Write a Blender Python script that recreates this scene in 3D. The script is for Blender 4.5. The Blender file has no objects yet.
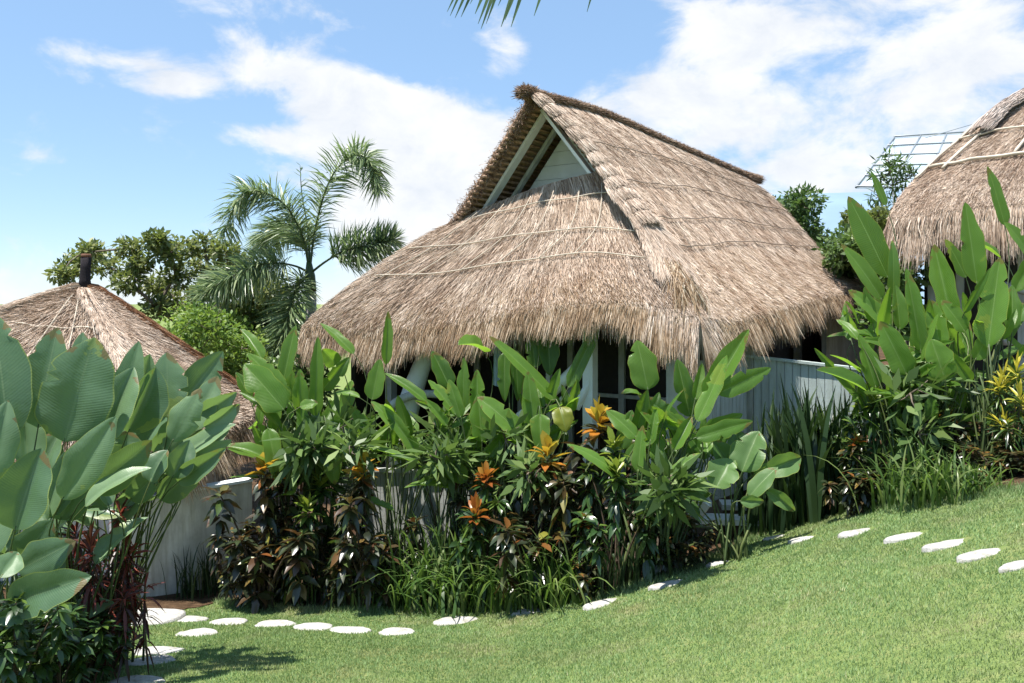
import bpy, math, random
import numpy as np
from mathutils import Vector, Matrix
random.seed(7); rng = np.random.default_rng(7)
R = math.radians
scene = bpy.context.scene
COL = scene.collection
F = 800.0; CX = 512.0; HY = 300.0; CZ = 4.0      # focal length in pixels, centre column, horizon row, eye height

def P(px, py, d):
    """point seen at a pixel, at distance d"""
    return np.array([(px-CX)/F*d, d, CZ+(HY-py)/F*d])

# ------------------------------------------------------------------ terrain
def sp(x, s): return s*np.logaddexp(0, np.asarray(x, float)/s)
def G(x, y):
    x = np.asarray(x, float); y = np.asarray(y, float)
    y1 = sp(y+3, .6)-3
    ye = y1 - sp(y1-11.8, .5)
    bank = .32*(sp(x, .5) - sp(x-9.5, .6))
    z = CZ - (1.75+.22*ye) + bank
    z = z + .022*np.sin(1.3*x+.6*y)*np.sin(.9*y-.4*x) + .010*np.sin(3.1*x-1.1*y)
    z = z - (.16*(sp(y-26, 2)-sp(y-120, 8)))
    return z
def GP(px, py):
    """where the line of sight through a pixel meets the ground"""
    d = np.linspace(2, 40, 4000)
    x = (px-CX)/F*d; z = CZ+(HY-py)/F*d
    k = np.argmax(z < G(x, d))
    return np.array([x[k], d[k], G(x[k], d[k])])
def ground(x, y): return float(G(x, y))

# ------------------------------------------------------------------ object helpers
def tag(o, label=None, cat=None, group=None, kind=None):
    if label: o['label'] = label
    if cat: o['category'] = cat
    if group: o['group'] = group
    if kind: o['kind'] = kind
    return o
def empty(name, loc, label, cat, group=None, rz=0.0):
    o = bpy.data.objects.new(name, None); COL.objects.link(o)
    o.location = loc; o.rotation_euler.z = rz; o.empty_display_size = .2
    return tag(o, label, cat, group)

class MB:
    """collects geometry for one mesh; attributes a, lu, lv per vertex"""
    def __init__(s): s.v=[]; s.q=[]; s.t=[]; s.a=[]; s.uv=[]; s.n=0; s.poly=[]
    def add(s, v, quads=None, tris=None, a=None, uv=None, polys=None):
        v = np.asarray(v, float).reshape(-1, 3); n = len(v)
        s.v.append(v)
        if quads is not None and len(quads): s.q.append(np.asarray(quads, int).reshape(-1,4)+s.n)
        if tris is not None and len(tris): s.t.append(np.asarray(tris, int).reshape(-1,3)+s.n)
        if polys:
            for p in polys: s.poly.append([i+s.n for i in p])
        s.a.append(np.full(n, .5) if a is None else (np.full(n, float(a)) if np.isscalar(a) else np.asarray(a, float).ravel()))
        s.uv.append(np.zeros((n,2)) if uv is None else np.asarray(uv, float).reshape(-1,2))
        s.n += n
    def build(s, name, mat, parent=None, smooth=True, offset=None):
        v = np.concatenate(s.v) if s.v else np.zeros((0,3))
        if parent is not None:
            M = np.array(Matrix.LocRotScale(parent_loc(parent), parent_rot(parent), None).inverted())
            v = v @ M[:3,:3].T + M[:3,3]
        elif offset is not None:
            v = v - np.asarray(offset)
        me = bpy.data.meshes.new(name)
        q = np.concatenate(s.q) if s.q else np.zeros((0,4), int)
        t = np.concatenate(s.t) if s.t else np.zeros((0,3), int)
        pl = s.poly
        sizes = np.concatenate([np.full(len(q),4), np.full(len(t),3), np.array([len(p) for p in pl], int)]).astype(np.int32)
        loops = np.concatenate([q.ravel(), t.ravel(), np.array([i for p in pl for i in p], int)]).astype(np.int32)
        me.vertices.add(len(v)); me.vertices.foreach_set('co', v.astype(np.float32).ravel())
        me.loops.add(len(loops)); me.loops.foreach_set('vertex_index', loops)
        me.polygons.add(len(sizes))
        st = np.concatenate([[0], np.cumsum(sizes)[:-1]]).astype(np.int32) if len(sizes) else np.zeros(0, np.int32)
        me.polygons.foreach_set('loop_start', st)
        me.polygons.foreach_set('use_smooth', np.full(len(sizes), smooth))
        at = me.attributes.new('var', 'FLOAT', 'POINT'); at.data.foreach_set('value', np.concatenate(s.a).astype(np.float32))
        uv = np.concatenate(s.uv)
        for k, nm in enumerate(('lu', 'lv')):
            if np.any(uv[:,k]):
                at = me.attributes.new(nm, 'FLOAT', 'POINT'); at.data.foreach_set('value', uv[:,k].astype(np.float32))
        me.update(calc_edges=True); me.validate()
        if mat: me.materials.append(mat)
        o = bpy.data.objects.new(name, me); COL.objects.link(o)
        if parent is not None: o.parent = parent
        elif offset is not None: o.location = Vector(offset)
        return o
def parent_loc(p):
    l = Vector(p.location)
    while p.parent: p = p.parent; l = l + Vector(p.location)
    return l
def parent_rot(p):
    while p.parent: p = p.parent
    return p.rotation_euler.to_quaternion()

def unit(v):
    v = np.asarray(v, float); return v/(np.linalg.norm(v)+1e-9)
def frame(d):
    d = unit(d); h = np.array([0,0,1.]) if abs(d[2]) < .9 else np.array([1.,0,0])
    a = unit(np.cross(h, d)); return a, np.cross(d, a)
def tube(mb, pts, r, n=8, a=.5, cap=True):
    pts = np.asarray(pts, float); m = len(pts)
    r = np.full(m, r) if np.isscalar(r) else np.asarray(r, float)
    tg = np.gradient(pts, axis=0)
    A, B = frame(tg[0]); V = []; uv = []
    ang = np.linspace(0, 2*math.pi, n, endpoint=False)
    for i in range(m):
        t = unit(tg[i]); A = unit(A - t*np.dot(A,t)); B = np.cross(t, A)
        V.append(pts[i] + r[i]*(np.cos(ang)[:,None]*A + np.sin(ang)[:,None]*B)); uv.append(np.stack([np.full(n,.5), np.full(n, i/(m-1))],1))
    Q = []
    for i in range(m-1):
        for j in range(n): k=(j+1)%n; Q.append((i*n+j, i*n+k, (i+1)*n+k, (i+1)*n+j))
    polys = [list(range(n))[::-1], [(m-1)*n+j for j in range(n)]] if cap else None
    mb.add(np.concatenate(V), Q, a=a, uv=np.concatenate(uv), polys=polys)
def box8(mb, c8, a=.5):
    """hexahedron from 8 corners: bottom loop 0-3, top loop 4-7"""
    mb.add(c8, [(3,2,1,0),(4,5,6,7),(0,1,5,4),(1,2,6,5),(2,3,7,6),(3,0,4,7)], a=a)
def beam(mb, p, q, w, h, up=(0,0,1), a=.5):
    p=np.asarray(p,float); q=np.asarray(q,float); d=unit(q-p); s=unit(np.cross(d, up)); u=np.cross(s,d)
    c=[]
    for e in (p,q): c.append([e-s*w/2-u*h/2, e+s*w/2-u*h/2, e+s*w/2+u*h/2, e-s*w/2+u*h/2])
    box8(mb, np.array(c[0]+c[1]), a)
def bez(p0,p1,p2,n):
    t=np.linspace(0,1,n)[:,None]; return (1-t)**2*np.asarray(p0)+2*t*(1-t)*np.asarray(p1)+t*t*np.asarray(p2)
def bez3(p0,p1,p2,p3,n):
    t=np.linspace(0,1,n)[:,None]; return (1-t)**3*np.asarray(p0)+3*t*(1-t)**2*np.asarray(p1)+3*t*t*(1-t)*np.asarray(p2)+t**3*np.asarray(p3)
def poly_curve(pts, n):
    """Catmull-Rom through points, n samples by index"""
    p=np.asarray(pts,float); m=len(p)
    e=np.concatenate([[2*p[0]-p[1]],p,[2*p[-1]-p[-2]]])
    t=np.linspace(0,m-1,n); i=np.minimum(t.astype(int),m-2); f=(t-i)[:,None]
    a,b,c,d=e[i],e[i+1],e[i+2],e[i+3]
    return .5*((2*b)+(-a+c)*f+(2*a-5*b+4*c-d)*f*f+(-a+3*b-3*c+d)*f**3)

# ------------------------------------------------------------------ materials
class NT:
    def __init__(s, name):
        s.m = bpy.data.materials.new(name); s.m.use_nodes=True; s.t=s.m.node_tree; s.t.nodes.clear()
        s.out = s.t.nodes.new('ShaderNodeOutputMaterial')
    def n(s, typ, **kw):
        nd = s.t.nodes.new('ShaderNode'+typ)
        for k,v in kw.items():
            if k.startswith('i_'): nd.inputs[int(k[2:]) if k[2:].isdigit() else k[2:].replace('_',' ')].default_value=v
            else: setattr(nd,k,v)
        return nd
    def l(s,a,b): s.t.links.new(a,b)
    def attr(s,name): return s.n('Attribute',attribute_name=name).outputs['Fac']
    def ramp(s,fac,stops,interp='LINEAR'):
        r=s.n('ValToRGB'); r.color_ramp.interpolation=interp; e=r.color_ramp.elements
        while len(e)<len(stops): e.new(.5)
        for x,(p,c) in zip(e,stops): x.position=p; x.color=(*c,1)
        s.l(fac,r.inputs[0]); return r.outputs[0]
    def math(s,op,a,b=None):
        m=s.n('Math',operation=op)
        for k,x in enumerate((a,b)):
            if x is None: continue
            if isinstance(x,(int,float)): m.inputs[k].default_value=x
            else: s.l(x,m.inputs[k])
        return m.outputs[0]
    def mix(s,fac,a,b,blend='MIX'):
        m=s.n('Mix',data_type='RGBA',blend_type=blend)
        for k,x in ((0,fac),(6,a),(7,b)):
            if isinstance(x,(int,float)): m.inputs[k].default_value=x
            elif isinstance(x,tuple): m.inputs[k].default_value=(*x,1)
            else: s.l(x,m.inputs[k])
        return m.outputs[2]
    def noise(s,scale,detail=3,vec=None,rough=.55,dist=0):
        x=s.n('TexNoise'); x.inputs['Scale'].default_value=scale; x.inputs['Detail'].default_value=detail; x.inputs['Roughness'].default_value=rough; x.inputs['Distortion'].default_value=dist
        if vec is not None: s.l(vec,x.inputs['Vector'])
        return x.outputs[0]
    def pos(s): return s.n('NewGeometry').outputs['Position']
    def objco(s,scale=(1,1,1)):
        m=s.n('Mapping'); m.inputs['Scale'].default_value=scale; s.l(s.n('TexCoord').outputs['Object'],m.inputs[0]); return m.outputs[0]
    def bump(s,h,strength=.3,dist=.02):
        b=s.n('Bump'); b.inputs['Strength'].default_value=strength; b.inputs['Distance'].default_value=dist; s.l(h,b.inputs['Height']); return b.outputs[0]
    def bsdf(s,color,rough=.6,spec=.5,normal=None,transl=0,tcol=None,metal=0,alpha=None):
        b=s.n('BsdfPrincipled'); b.inputs['Roughness'].default_value=rough if isinstance(rough,(int,float)) else .5
        if not isinstance(rough,(int,float)): s.l(rough,b.inputs['Roughness'])
        b.inputs['Specular IOR Level'].default_value=spec; b.inputs['Metallic'].default_value=metal
        if isinstance(color,tuple): b.inputs['Base Color'].default_value=(*color,1)
        else: s.l(color,b.inputs['Base Color'])
        if normal is not None: s.l(normal,b.inputs['Normal'])
        o=b.outputs[0]
        if transl:
            t=s.n('BsdfTranslucent'); c=tcol if tcol is not None else color
            if isinstance(c,tuple): t.inputs[0].default_value=(*c,1)
            else: s.l(c,t.inputs[0])
            if normal is not None: s.l(normal,t.inputs['Normal'])
            m=s.n('MixShader'); m.inputs[0].default_value=transl; s.l(o,m.inputs[1]); s.l(t.outputs[0],m.inputs[2]); o=m.outputs[0]
        s.l(o,s.out.inputs[0]); return s.m

def mat_plain(name, c, rough=.6, spec=.4, vary=.25, scale=6, bump=.2, streak=0):
    m=NT(name); nz=m.noise(scale,5,m.objco()); d=tuple(x*(1-vary) for x in c); u=tuple(min(1,x*(1+vary*.6)) for x in c)
    col=m.ramp(nz,[(.3,d),(.7,u)])
    if streak:
        st=m.ramp(m.noise(3.2,6,m.objco((3.5,3.5,.35)),.65),[(.34,(.62,.60,.52)),(.58,(1,1,1))]); col=m.mix(streak,col,st,'MULTIPLY')
    return m.bsdf(col,rough,spec,m.bump(m.noise(scale*8,3,m.objco()),bump,.01))

def mat_bigleaf(name, c0, c1, cmid, tc, rough=.38, transl=.35, veins=46., spec=.5, yellow=None,kind_smooth=False):
    m=NT(name); var=m.attr('var'); lu=m.attr('lu'); lv=m.attr('lv')
    base=m.ramp(var,[(0,c0),(.75,c1)] + ([(.93,c1),(1,yellow)] if yellow else []))
    nz=m.noise(5,4,m.pos()); base=m.mix(m.math('MULTIPLY',nz,.5),base,tuple(x*.6 for x in c0))
    au=m.math('ABSOLUTE',lu)
    ph=m.math('SUBTRACT',m.math('MULTIPLY',lv,veins),m.math('MULTIPLY',au,5.))
    wv=m.math('SINE',m.math('MULTIPLY',ph,6.283))
    base=m.mix(m.math('MULTIPLY',m.math('ADD',wv,1.),.012),base,c1)
    mid=m.math('LESS_THAN',au,.035)
    base=m.mix(m.math('MULTIPLY',mid,.7),base,cmid)
    edge=m.math('MULTIPLY',m.math('GREATER_THAN',au,.955),.45)
    base=m.mix(edge,base,yellow or cmid)
    # dry brown patches towards some tips
    nb=m.noise(7,3,m.pos()); tipm=m.math('MULTIPLY',m.math('GREATER_THAN',m.math('ADD',lv,m.math('MULTIPLY',au,.12)),.90),m.math('GREATER_THAN',nb,.55))
    base=m.mix(m.math('MULTIPLY',tipm,.8),base,(.17,.10,.035))
    holes=m.noise(2.2,4,m.pos()); base=m.mix(m.math('MULTIPLY',m.math('GREATER_THAN',holes,.66),.35),base,yellow or c1)
    tcol=m.mix(.65,base,tc)
    nor=m.bump(m.math('ADD',m.math('MULTIPLY',wv,.10 if kind_smooth else .3),m.math('MULTIPLY',nz,3.)),.35,.008)
    rg=m.math('ADD',m.math('MULTIPLY',m.noise(9,2,m.pos()),.25),rough-.12)
    return m.bsdf(base,rg,spec,nor,transl,tcol)
def mat_leaf(name, stops, rough=.45, transl=.3, tc=None, spec=.4):
    m=NT(name); base=m.ramp(m.attr('var'),stops); base=m.mix(m.math('MULTIPLY',m.noise(3,3,m.pos()),.35),base,tuple(x*.5 for x in stops[0][1]))
    tcol=m.mix(.5,base,tc) if tc else base
    return m.bsdf(base,rough,spec,None,transl,tcol)
def mat_thatch(name, stops, big=((.68,.58,.51),(1,1,1)), transl=.08):
    m=NT(name); base=m.ramp(m.attr('var'),stops)
    base=m.mix(.75,base,m.ramp(m.noise(1.3,5,m.pos(),.65),[(.3,big[0]),(.62,big[1])]),'MULTIPLY')
    return m.bsdf(base,.75,.25,None,transl,base)

M={}
M['calathea']=mat_bigleaf('calathea_leaf',(.075,.15,.075),(.22,.34,.18),(.17,.25,.13),(.26,.42,.06),rough=.36,transl=.34,veins=40,kind_smooth=True,spec=.7,yellow=(.36,.40,.06))
M['heliconia']=mat_bigleaf('heliconia_leaf',(.055,.14,.022),(.17,.32,.052),(.24,.37,.11),(.32,.55,.04),rough=.33,transl=.5,veins=38,spec=.5,yellow=(.36,.38,.05))
M['calathea_green']=mat_bigleaf('round_green_leaf',(.07,.15,.045),(.17,.29,.10),(.22,.33,.13),(.28,.48,.06),rough=.38,transl=.4,veins=30,spec=.5,yellow=(.36,.40,.06))
M['petiole']=mat_leaf('petiole_green',[(0,(.035,.06,.018)),(.7,(.07,.105,.032)),(1,(.15,.18,.06))],.5,0)
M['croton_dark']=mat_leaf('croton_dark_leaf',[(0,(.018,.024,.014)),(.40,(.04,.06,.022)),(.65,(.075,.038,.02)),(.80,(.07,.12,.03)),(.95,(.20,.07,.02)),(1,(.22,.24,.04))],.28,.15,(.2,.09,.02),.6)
M['croton_top']=mat_leaf('croton_young_leaf',[(0,(.36,.09,.02)),(.3,(.52,.22,.03)),(.65,(.52,.42,.06)),(1,(.22,.30,.05))],.35,.35,(.7,.5,.03))
M['croton_gold']=mat_leaf('croton_gold_leaf',[(0,(.20,.26,.04)),(.4,(.50,.46,.06)),(1,(.66,.55,.07))],.35,.35,(.7,.6,.05))
M['croton_lime']=mat_leaf('croton_lime_leaf',[(0,(.07,.14,.02)),(.5,(.20,.28,.04)),(1,(.42,.44,.07))],.35,.3,(.4,.5,.05))
M['croton_orange']=mat_leaf('croton_rust_leaf',[(0,(.14,.035,.015)),(.6,(.36,.12,.02)),(1,(.5,.28,.04))],.35,.3,(.6,.2,.03))
M['croton_green']=mat_leaf('croton_green_leaf',[(0,(.015,.035,.012)),(.6,(.035,.085,.022)),(1,(.12,.19,.035))],.3,.2,(.2,.3,.03),.6)
M['cordyline']=mat_leaf('cordyline_leaf',[(0,(.022,.014,.010)),(.5,(.05,.022,.015)),(.8,(.24,.05,.035)),(1,(.48,.15,.10))],.35,.25,(.5,.06,.05))
M['strap']=mat_leaf('strap_leaf',[(0,(.035,.08,.02)),(.6,(.10,.175,.045)),(1,(.27,.33,.12))],.4,.35,(.22,.4,.04))
M['strap_dark']=mat_leaf('iris_leaf',[(0,(.014,.032,.014)),(.7,(.032,.065,.024)),(1,(.07,.11,.03))],.4,.2,(.1,.2,.03))
M['tree_leaf']=mat_leaf('tree_leaf',[(0,(.06,.09,.03)),(.5,(.16,.20,.065)),(1,(.38,.39,.16))],.42,.35,(.28,.36,.05))
M['lime_leaf']=mat_leaf('shrub_leaf',[(0,(.06,.125,.022)),(.6,(.16,.27,.05)),(1,(.32,.41,.10))],.45,.4,(.3,.45,.05))
M['dark_leaf']=mat_leaf('dark_tree_leaf',[(0,(.04,.075,.025)),(.6,(.10,.17,.05)),(1,(.22,.30,.09))],.45,.3,(.15,.28,.04))
M['palm']=mat_leaf('palm_leaflet',[(0,(.09,.145,.065)),(.6,(.23,.31,.15)),(1,(.44,.50,.28))],.36,.35,(.25,.38,.1),.5)
M['bark']=mat_plain('bark',(.16,.13,.10),.85,.2,.4,9)
M['palm_bark']=mat_plain('palm_bark',(.30,.29,.26),.8,.2,.3,7)
M['stem_dark']=mat_plain('woody_stem',(.09,.065,.045),.8,.2,.4,12)
M['thatch']=mat_thatch('thatch_straw',[(0,(.20,.13,.09)),(.35,(.45,.35,.265)),(.75,(.67,.56,.46)),(1,(.82,.72,.62))])
M['thatch_hip']=mat_thatch('thatch_hip_straw',[(0,(.21,.15,.11)),(.35,(.45,.35,.275)),(.75,(.64,.54,.45)),(1,(.80,.72,.63))],((.7,.62,.55),(1,1,1)))
M['fringe']=mat_thatch('thatch_fringe_straw',[(0,(.15,.09,.05)),(.35,(.40,.28,.175)),(.7,(.61,.48,.345)),(1,(.78,.67,.54))],((.6,.5,.4),(1,1,1)),.2)
M['thatch_grey']=mat_thatch('thatch_weathered',[(0,(.18,.145,.125)),(.35,(.40,.335,.295)),(.75,(.60,.52,.47)),(1,(.76,.69,.63))])
M['ridge']=mat_thatch('ridge_straw',[(0,(.13,.08,.055)),(.4,(.28,.19,.13)),(.8,(.44,.32,.235)),(1,(.56,.45,.35))])
M['rust_thatch']=mat_thatch('thatch_rust_edge',[(0,(.12,.05,.025)),(.4,(.27,.125,.06)),(.8,(.40,.22,.12)),(1,(.5,.32,.2))])
M['bamboo']=mat_plain('bamboo_pole',(.52,.45,.36),.6,.4,.2,5)
M['bamboo_dark']=mat_plain('bamboo_pole_dark',(.27,.21,.16),.7,.3,.3,5)
M['lath']=mat_plain('roof_lath',(.38,.25,.17),.8,.2,.4,14)
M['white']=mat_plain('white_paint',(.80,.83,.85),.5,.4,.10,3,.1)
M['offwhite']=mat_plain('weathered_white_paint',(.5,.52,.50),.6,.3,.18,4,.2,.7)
M['teal']=mat_plain('pale_teal_boards',(.52,.60,.58),.55,.4,.12,3,.15,.6)
M['plaster']=mat_plain('white_plaster',(.68,.67,.62),.8,.2,.34,2.0,.2,.75)
M['room_shade']=mat_plain('interior_shade',(.022,.018,.015),.6,.3,.3,5)  # near-black colour stands in for shade inside rooms and openings
M['floor_wood']=mat_plain('deck_wood',(.22,.18,.14),.6,.3,.3,5)
M['finial']=mat_plain('black_fibre',(.022,.018,.022),.85,.2,.4,30,.6)
M['rust_cap']=mat_plain('brown_cap',(.16,.08,.05),.8,.2,.3,20)
M['frame_metal']=mat_plain('grey_metal',(.26,.29,.32),.4,.5,.1,4,.05)
M['cloth']=mat_plain('pale_blue_cloth',(.45,.58,.72),.8,.2,.15,6)
m=NT('stone'); nz=m.noise(6,6,m.pos(),.65); c=m.ramp(nz,[(.25,(.20,.19,.155)),(.42,(.38,.37,.34)),(.75,(.50,.49,.475))]); sp2=m.noise(26,4,m.pos())
c=m.mix(m.math('MULTIPLY',m.math('GREATER_THAN',sp2,.57),.5),c,(.24,.23,.18)); M['stone']=m.bsdf(c,.8,.2,m.bump(m.noise(18,6,m.pos(),.7),.7,.03))
m=NT('polycarbonate'); pb=m.n('BsdfPrincipled'); pb.inputs['Base Color'].default_value=(.75,.82,.88,1); pb.inputs['Roughness'].default_value=.25
tr=m.n('BsdfTransparent'); tr.inputs[0].default_value=(.93,.96,.98,1); mx=m.n('MixShader'); mx.inputs[0].default_value=.3; m.l(tr.outputs[0],mx.inputs[1]); m.l(pb.outputs[0],mx.inputs[2]); m.l(mx.outputs[0],m.out.inputs[0]); M['glass']=m.m
# lawn ground and turf
m=NT('lawn_ground'); p=m.pos(); a=m.noise(.9,5,p); b=m.noise(7,5,p,.7)
c=m.ramp(b,[(.25,(.10,.15,.045)),(.5,(.17,.23,.075)),(.8,(.28,.28,.13))]); c=m.mix(m.ramp(a,[(.52,(0,0,0)),(.72,(.55,.55,.55))]),c,(.19,.165,.075))
c2=m.noise(60,3,p); c=m.mix(.5,c,m.ramp(c2,[(.3,(.35,.35,.3)),(.7,(1.2,1.2,1.1))]),'MULTIPLY'); M['ground']=m.bsdf(c,.9,.1,m.bump(c2,.8,.03))
m=NT('soil'); p=m.pos(); b=m.noise(5,6,p,.7); c=m.ramp(b,[(.3,(.035,.022,.013)),(.55,(.10,.062,.035)),(.8,(.19,.125,.07))]); M['soil']=m.bsdf(c,.95,.1,m.bump(m.noise(25,5,p,.7),.9,.05))
m=NT('turf_blade'); base=m.ramp(m.attr('var'),[(0,(.17,.25,.105)),(.5,(.25,.385,.155)),(.82,(.35,.45,.205)),(1,(.56,.53,.34))]); pz=m.noise(1.3,6,m.pos(),.68)
base=m.mix(m.ramp(pz,[(.50,(0,0,0)),(.68,(.75,.75,.75))]),base,(.46,.41,.23)); base=m.mix(m.ramp(m.noise(.55,4,m.pos(),.6),[(.40,(.55,.55,.55)),(.56,(0,0,0))]),base,(.15,.23,.085)); M['turf']=m.bsdf(base,.55,.3,None,.3,m.mix(.5,base,(.24,.36,.06)))
m=NT('hill'); nz=m.noise(.02,5,m.pos()); M['hill']=m.bsdf(m.ramp(nz,[(.3,(.16,.23,.31)),(.7,(.19,.27,.35))]),.9,.1)  # pale blue-grey base colour carries the distance haze

# ------------------------------------------------------------------ setting: ground sheet, soil, hills
def axis(lo,hi,near,step,grow):
    a=[0.]
    while a[-1]<hi: a.append(a[-1]+(step if a[-1]<near else step*grow**(1+ (len(a)))) if False else a[-1]+max(step,(a[-1]-near)*grow))
    b=[0.]
    while b[-1]>lo: b.append(b[-1]-max(step,(-b[-1]-near)*grow))
    return np.array(sorted(set(b+a)))
xs=axis(-2500,2500,12,.15,.12); ys=axis(-400,3500,20,.15,.12)
X,Y=np.meshgrid(xs,ys); Z=G(X,Y); nx,ny=len(xs),len(ys)
idx=np.arange(nx*ny).reshape(ny,nx)
Q=np.stack([idx[:-1,:-1],idx[:-1,1:],idx[1:,1:],idx[1:,:-1]],-1).reshape(-1,4)
mb=MB(); mb.add(np.stack([X,Y,Z],-1),Q); tag(mb.build('ground',M['ground']),kind='structure')

edge_px=[(225,602),(262,606),(330,611),(420,611),(520,605),(596,597),(650,583),(700,563),(742,545),(776,517),(830,507),(900,509),(960,499),(1030,490),(1120,486)]
edge=np.array([GP(*e)[:2] for e in edge_px])
far=[(14,14),(14,30),(-16,30),(-16,6.0)]
left=[GP(-60,690)[:2],GP(60,688)[:2],GP(112,662)[:2],GP(128,640)[:2],GP(140,612)[:2],GP(180,612)[:2]]
bed=np.concatenate([edge,np.array(far),np.array(left)])
def inside(poly,x,y):
    r=np.zeros(x.shape,bool); j=len(poly)-1
    for i in range(len(poly)):
        xi,yi=poly[i]; xj,yj=poly[j]
        r^=((yi>y)!=(yj>y))&(x<(xj-xi)*(y-yi)/(yj-yi+1e-12)+xi); j=i
    return r
gx=np.arange(-16,14,.12); gy=np.arange(4,30,.12); X,Y=np.meshgrid(gx,gy)
X=X+.05*np.sin(7*Y); Y=Y+.05*np.sin(6*X)
k=inside(bed,X,Y); Z=G(X,Y)+.012; idx=np.arange(X.size).reshape(X.shape)
kk=k[:-1,:-1]&k[:-1,1:]&k[1:,1:]&k[1:,:-1]
Q=np.stack([idx[:-1,:-1],idx[:-1,1:],idx[1:,1:],idx[1:,:-1]],-1)[kk]
us=np.unique(Q); mp=np.full(X.size,-1); mp[us]=np.arange(len(us))
mb=MB(); mb.add(np.stack([X,Y,Z],-1).reshape(-1,3)[us],mp[Q]); tag(mb.build('planting_soil',M['soil']),kind='structure')

stones=[(189,620,33,'small white stepping stone lying just right of the big pale slab'),
(197,634,40,'greyer stepping stone in shade, in front of the small one by the big slab'),
(228,623,38,'white stepping stone, second along the plant bed from the big slab'),
(275,625,42,'white stepping stone on lawn under the large bronze shrub, third from the slab'),
(313,628,40,'oblong tilted white stepping stone, fourth along the plant bed'),
(350,631,39,'white stepping stone, fifth along the plant bed from the slab'),
(396,633,38,'broad white stepping stone sitting lowest in the middle of the curving row'),
(455,622,46,'wide white stepping stone below the bright strap-leaved clump'),
(530,612,33,'white stepping stone beneath the dark middle shrubs, left of a shadow'),
(604,604,37,'white stepping stone with a narrow shadow touching its right end'),
(668,585,38,'grey-white stepping stone at the foot of the tall bare canes'),
(718,564,26,'partly shaded stepping stone at the foot of the round-leaved plant'),
(775,538,24,'thin stepping stone in shade below the white garden steps'),
(803,540,30,'stepping stone on the edge of the shade above the lawn bank'),
(857,533,40,'first fully sunlit stepping stone of the upper right row'),
(908,537,42,'second sunlit stepping stone of the upper right row'),
(949,545,46,'third sunlit stepping stone of the upper right row'),
(984,555,50,'fourth and widest sunlit stepping stone of the upper right row'),
(1021,566,44,'stepping stone cut by the right edge of the photo'),
(157,652,50,'stepping stone in shade, nearest below the big pale slab'),
(151,662,52,'bluish stepping stone in shade, second below the big pale slab'),
(137,682,52,'stepping stone cut by the bottom edge at lower left')]
SD=[(GP(px,py),w) for px,py,w,l in stones]+[(GP(140,620),78)]
def on_stone(x,y):
    r=np.zeros(x.shape,bool)
    for g,w in SD:
        a=w/F*g[1]/2*.97; f=.72 if g[0]<.9 else .55
        r|=((x-g[0])/a)**2+((y-g[1])/(a*f))**2<1
    return r
# grass blades
N=900000
x=rng.uniform(-5.5,9.5,N); y=rng.uniform(2.6,13.5,N)
fr=(np.abs(x)<y*.66+.9)
keep=fr&~inside(bed,x,y)&~on_stone(x,y)&(rng.random(N)<np.clip(7.5/y,0.3,1)**1.4)
x=x[keep];y=y[keep]; n=len(x)
cl=np.sin(5*x+2*np.sin(3*y))*np.sin(4.3*y+1.7*np.sin(2*x))
h=rng.uniform(.012,.032,n)*(1+.25*cl); w=rng.uniform(.0022,.0045,n)*np.clip(y/6,.8,1.6); an=rng.uniform(0,2*math.pi,n); le=rng.uniform(.1,.9,n)*h; la=rng.uniform(0,2*math.pi,n)
z=G(x,y)
b0=np.stack([x-np.cos(an)*w,y-np.sin(an)*w,z],-1); b1=np.stack([x+np.cos(an)*w,y+np.sin(an)*w,z],-1); tp=np.stack([x+np.cos(la)*le,y+np.sin(la)*le,z+h],-1)
V=np.stack([b0,b1,tp],1).reshape(-1,3); T=np.arange(3*n).reshape(n,3)
va=np.clip(rng.normal(.45,.22,n)+.1*cl,0,1); mb=MB(); mb.add(V,tris=T,a=np.repeat(va,3))
tag(mb.build('lawn_grass',M['turf'],smooth=False),'short green lawn turf with dry patches','grass',kind='stuff')
# shaggy weeds at the bed edge
e2=poly_curve(np.c_[edge,np.zeros(len(edge))],400)[:,:2]; N=16000
ii=rng.integers(0,400,N); x=e2[ii,0]+rng.normal(0,.09,N); y=e2[ii,1]+rng.normal(-.03,.09,N); z=G(x,y); h=rng.uniform(.03,.10,N)
an=rng.uniform(0,6.28,N); w=.004; la=rng.uniform(0,6.28,N); le=h*rng.uniform(.2,.9,N)
V=np.stack([np.stack([x-np.cos(an)*w,y-np.sin(an)*w,z],-1),np.stack([x+np.cos(an)*w,y+np.sin(an)*w,z],-1),np.stack([x+np.cos(la)*le,y+np.sin(la)*le,z+h],-1)],1).reshape(-1,3)
mb=MB(); mb.add(V,tris=np.arange(3*N).reshape(N,3),a=np.repeat(np.clip(rng.normal(.5,.25,N),0,1),3)); tag(mb.build('edge_grass',M['turf'],smooth=False),'longer unmown grass along the planting edge','grass',kind='stuff')

# far hills
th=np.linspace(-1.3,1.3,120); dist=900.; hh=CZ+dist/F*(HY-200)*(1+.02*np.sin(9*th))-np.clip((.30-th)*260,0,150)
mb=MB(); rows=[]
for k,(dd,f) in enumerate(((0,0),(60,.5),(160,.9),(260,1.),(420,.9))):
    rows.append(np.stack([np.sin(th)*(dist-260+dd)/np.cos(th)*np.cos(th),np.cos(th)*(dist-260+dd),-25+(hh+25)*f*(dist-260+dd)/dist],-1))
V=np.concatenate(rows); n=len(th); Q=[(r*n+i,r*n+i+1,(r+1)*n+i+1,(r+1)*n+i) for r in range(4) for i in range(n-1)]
mb.add(V,Q); tag(mb.build('hills',M['hill']),kind='structure')

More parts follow.
